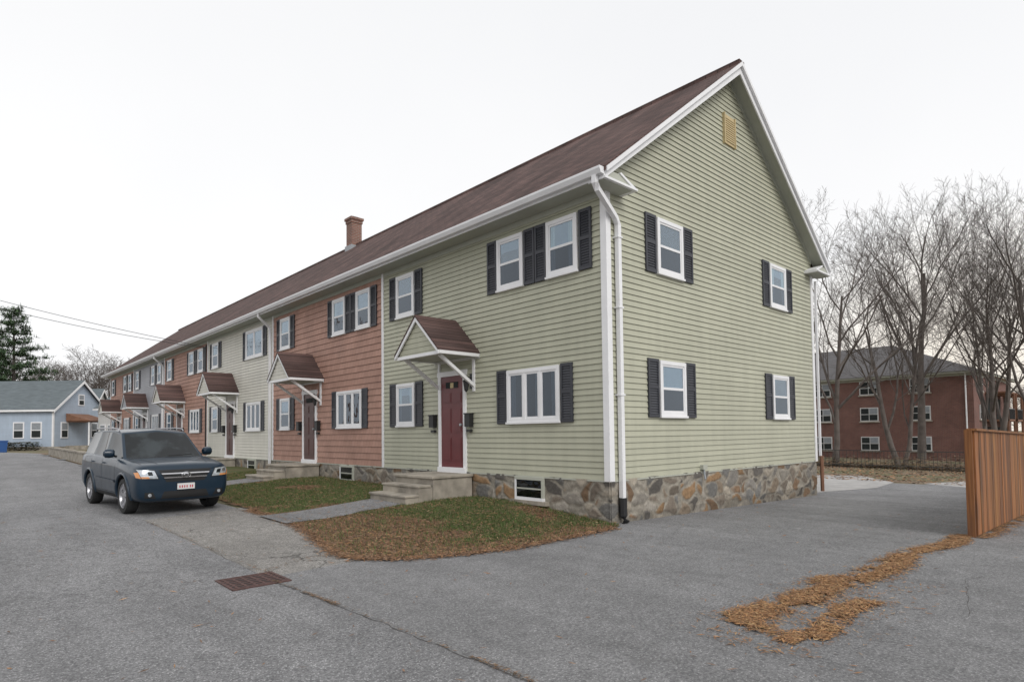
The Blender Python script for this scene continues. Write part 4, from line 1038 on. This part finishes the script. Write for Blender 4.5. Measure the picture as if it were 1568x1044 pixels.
def pine(x, y, h, seed):
    R = random.Random(seed); E = empty('pine_tree', (x, y, terrain(x, y))); mb = MB(); z0 = terrain(x, y)
    mb.tube([(x, y, z0-.2), (x+.1, y, z0+h*.5), (x, y+.1, z0+h)], [.28, .17, .03], 'bark', 8)
    pts = []
    for i in range(74):
        t = .14+.86*(i/74); z = z0+h*t; L = h*.33*(1-t)**.6*R.uniform(.5, 1.15)+.4; a = i*2.4+R.uniform(-.3, .3)
        rise = R.uniform(-.05, .22); e = (x+L*math.cos(a), y+L*math.sin(a), z+L*rise)
        mb.tube([(x, y, z), e], [.05, .01], 'bark', 4)
        n = int(8+L*12)
        for k in range(n):
            s = .25+.75*R.random(); w = .36*(1-s*.4)
            cx_ = x+L*s*math.cos(a)+R.gauss(0, w*.7); cy_ = y+L*s*math.sin(a)+R.gauss(0, w*.7); cz_ = z+L*rise*s+R.gauss(0, .12)
            for q in range(6): pts.append((cx_+R.gauss(0, .14), cy_+R.gauss(0, .14), cz_+R.gauss(0, .08)))
    mb.build('trunk', E)
    scatter('needles', pts, 'needle', [(.08, .13, .07), (.10, .15, .08), (.06, .10, .055), (.12, .16, .075)], .3, .6, E)
    scatter('needle_tufts', pts[::3], 'blade', [(.08, .13, .07), (.10, .15, .08), (.06, .10, .055)], .25, .45, E)
q = C0+Fv*66+Rv*(-.825*66); pine(q.x, q.y, 15.3, 4)
q = C0+Fv*75+Rv*(-.865*75); pine(q.x, q.y, 15, 8)
p = []
for i in range(6000):
    a = random.uniform(-12, 0); q = C0+Fv*(53.6+random.gauss(0, .25))+Rv*(-41.8+a); h_ = random.random()
    p.append((q.x, q.y, .6+h_*.75))
scatter('hedge', p, 'leaf', [(.06, .07, .03), (.12, .09, .04), (.05, .06, .03)], .12, .25)

mb = MB(); mb.tube([(-11.6, 31, 0), (-11.6, 31, 9.9)], [.16, .11], 'wood', 10); mb.box(-12.6, -10.6, 30.93, 31.07, 9.2, 9.35, 'wood'); mb.build('utility_pole')
mb = MB()
for (a, b_, sag) in (((-11.6, 31, 8.9), (-.1, 23.4, 5.75), .30), ((-11.4, 31, 9.25), (-.1, 23.5, 5.82), .2)):
    A = Vector(a); B = Vector(b_); mb.tube([A.lerp(B, t/16)-Vector((0, 0, sag*4*(t/16)*(1-t/16))) for t in range(17)], .011, 'black', 4)
mb.build('utility_wires')

# ------------------------------------------------------------------ light
w = bpy.data.worlds.new('World'); scene.world = w; w.use_nodes = True; nt = w.node_tree
bg = nt.nodes['Background']; sky = nd(nt, 'ShaderNodeTexSky', sky_type='NISHITA', sun_disc=False)
SE, SA = math.radians(38), math.radians(192)
sky.sun_elevation = SE; sky.sun_rotation = SA; sky.dust_density = 4; sky.air_density = 1
hs = nd(nt, 'ShaderNodeHueSaturation'); hs.inputs['Saturation'].default_value = .12; nt.links.new(sky.outputs[0], hs.inputs['Color'])
tc = nd(nt, 'ShaderNodeTexCoord')
cl = maprange(nt, noi(nt, tc.outputs['Generated'], 1.6, 4), .3, .7, 0, 1)
cloud = mixc(nt, cl, (10.5, 10.55, 10.75), (11.4, 11.4, 11.45))
sep = nd(nt, 'ShaderNodeSeparateXYZ'); nt.links.new(tc.outputs['Generated'], sep.inputs[0])
cloud = mixc(nt, maprange(nt, sep.outputs[2], .25, .85, 0, 1), cloud, (9.9, 10.0, 10.2))
dp = nd(nt, 'ShaderNodeVectorMath', operation='DOT_PRODUCT'); nt.links.new(tc.outputs['Generated'], dp.inputs[0]); dp.inputs[1].default_value = (.983, .18, .03)
cloud = mixc(nt, maprange(nt, dp.outputs['Value'], .965, 1.0, 0, .75), cloud, (11.6, 10.4, 8.7))
c = mixc(nt, .86, hs.outputs[0], cloud)
nt.links.new(c, bg.inputs[0]); bg.inputs[1].default_value = .10
sl = bpy.data.lights.new('sun', 'SUN'); sl.energy = 1.5; sl.angle = math.radians(30); sl.color = (1, .97, .93)
so = bpy.data.objects.new('sun', sl); COL.objects.link(so)
dirv = Vector((math.sin(SA)*math.cos(SE), math.cos(SA)*math.cos(SE), math.sin(SE)))
so.rotation_euler = dirv.to_track_quat('Z', 'Y').to_euler(); so.location = (-20, -20, 30)

# ------------------------------------------------------------------ camera
cd = bpy.data.cameras.new('camera'); cam = bpy.data.objects.new('camera', cd); COL.objects.link(cam); scene.camera = cam
cd.sensor_width = 36; cd.lens = 21.35; cd.clip_end = 2000; cd.clip_start = .05
pitch = .0388; cd.shift_y = 105/1568
Mx = Matrix.Rotation(math.radians(-42.75), 4, 'Z') @ Matrix.Rotation(math.pi/2+pitch, 4, 'X') @ Matrix.Rotation(-.0115, 4, 'Z')
cam.matrix_world = Matrix.Translation((-8.706, -6.848, 1.64)) @ Mx
scene.view_settings.view_transform = 'Standard'; scene.view_settings.look = 'None'; scene.view_settings.exposure = 0
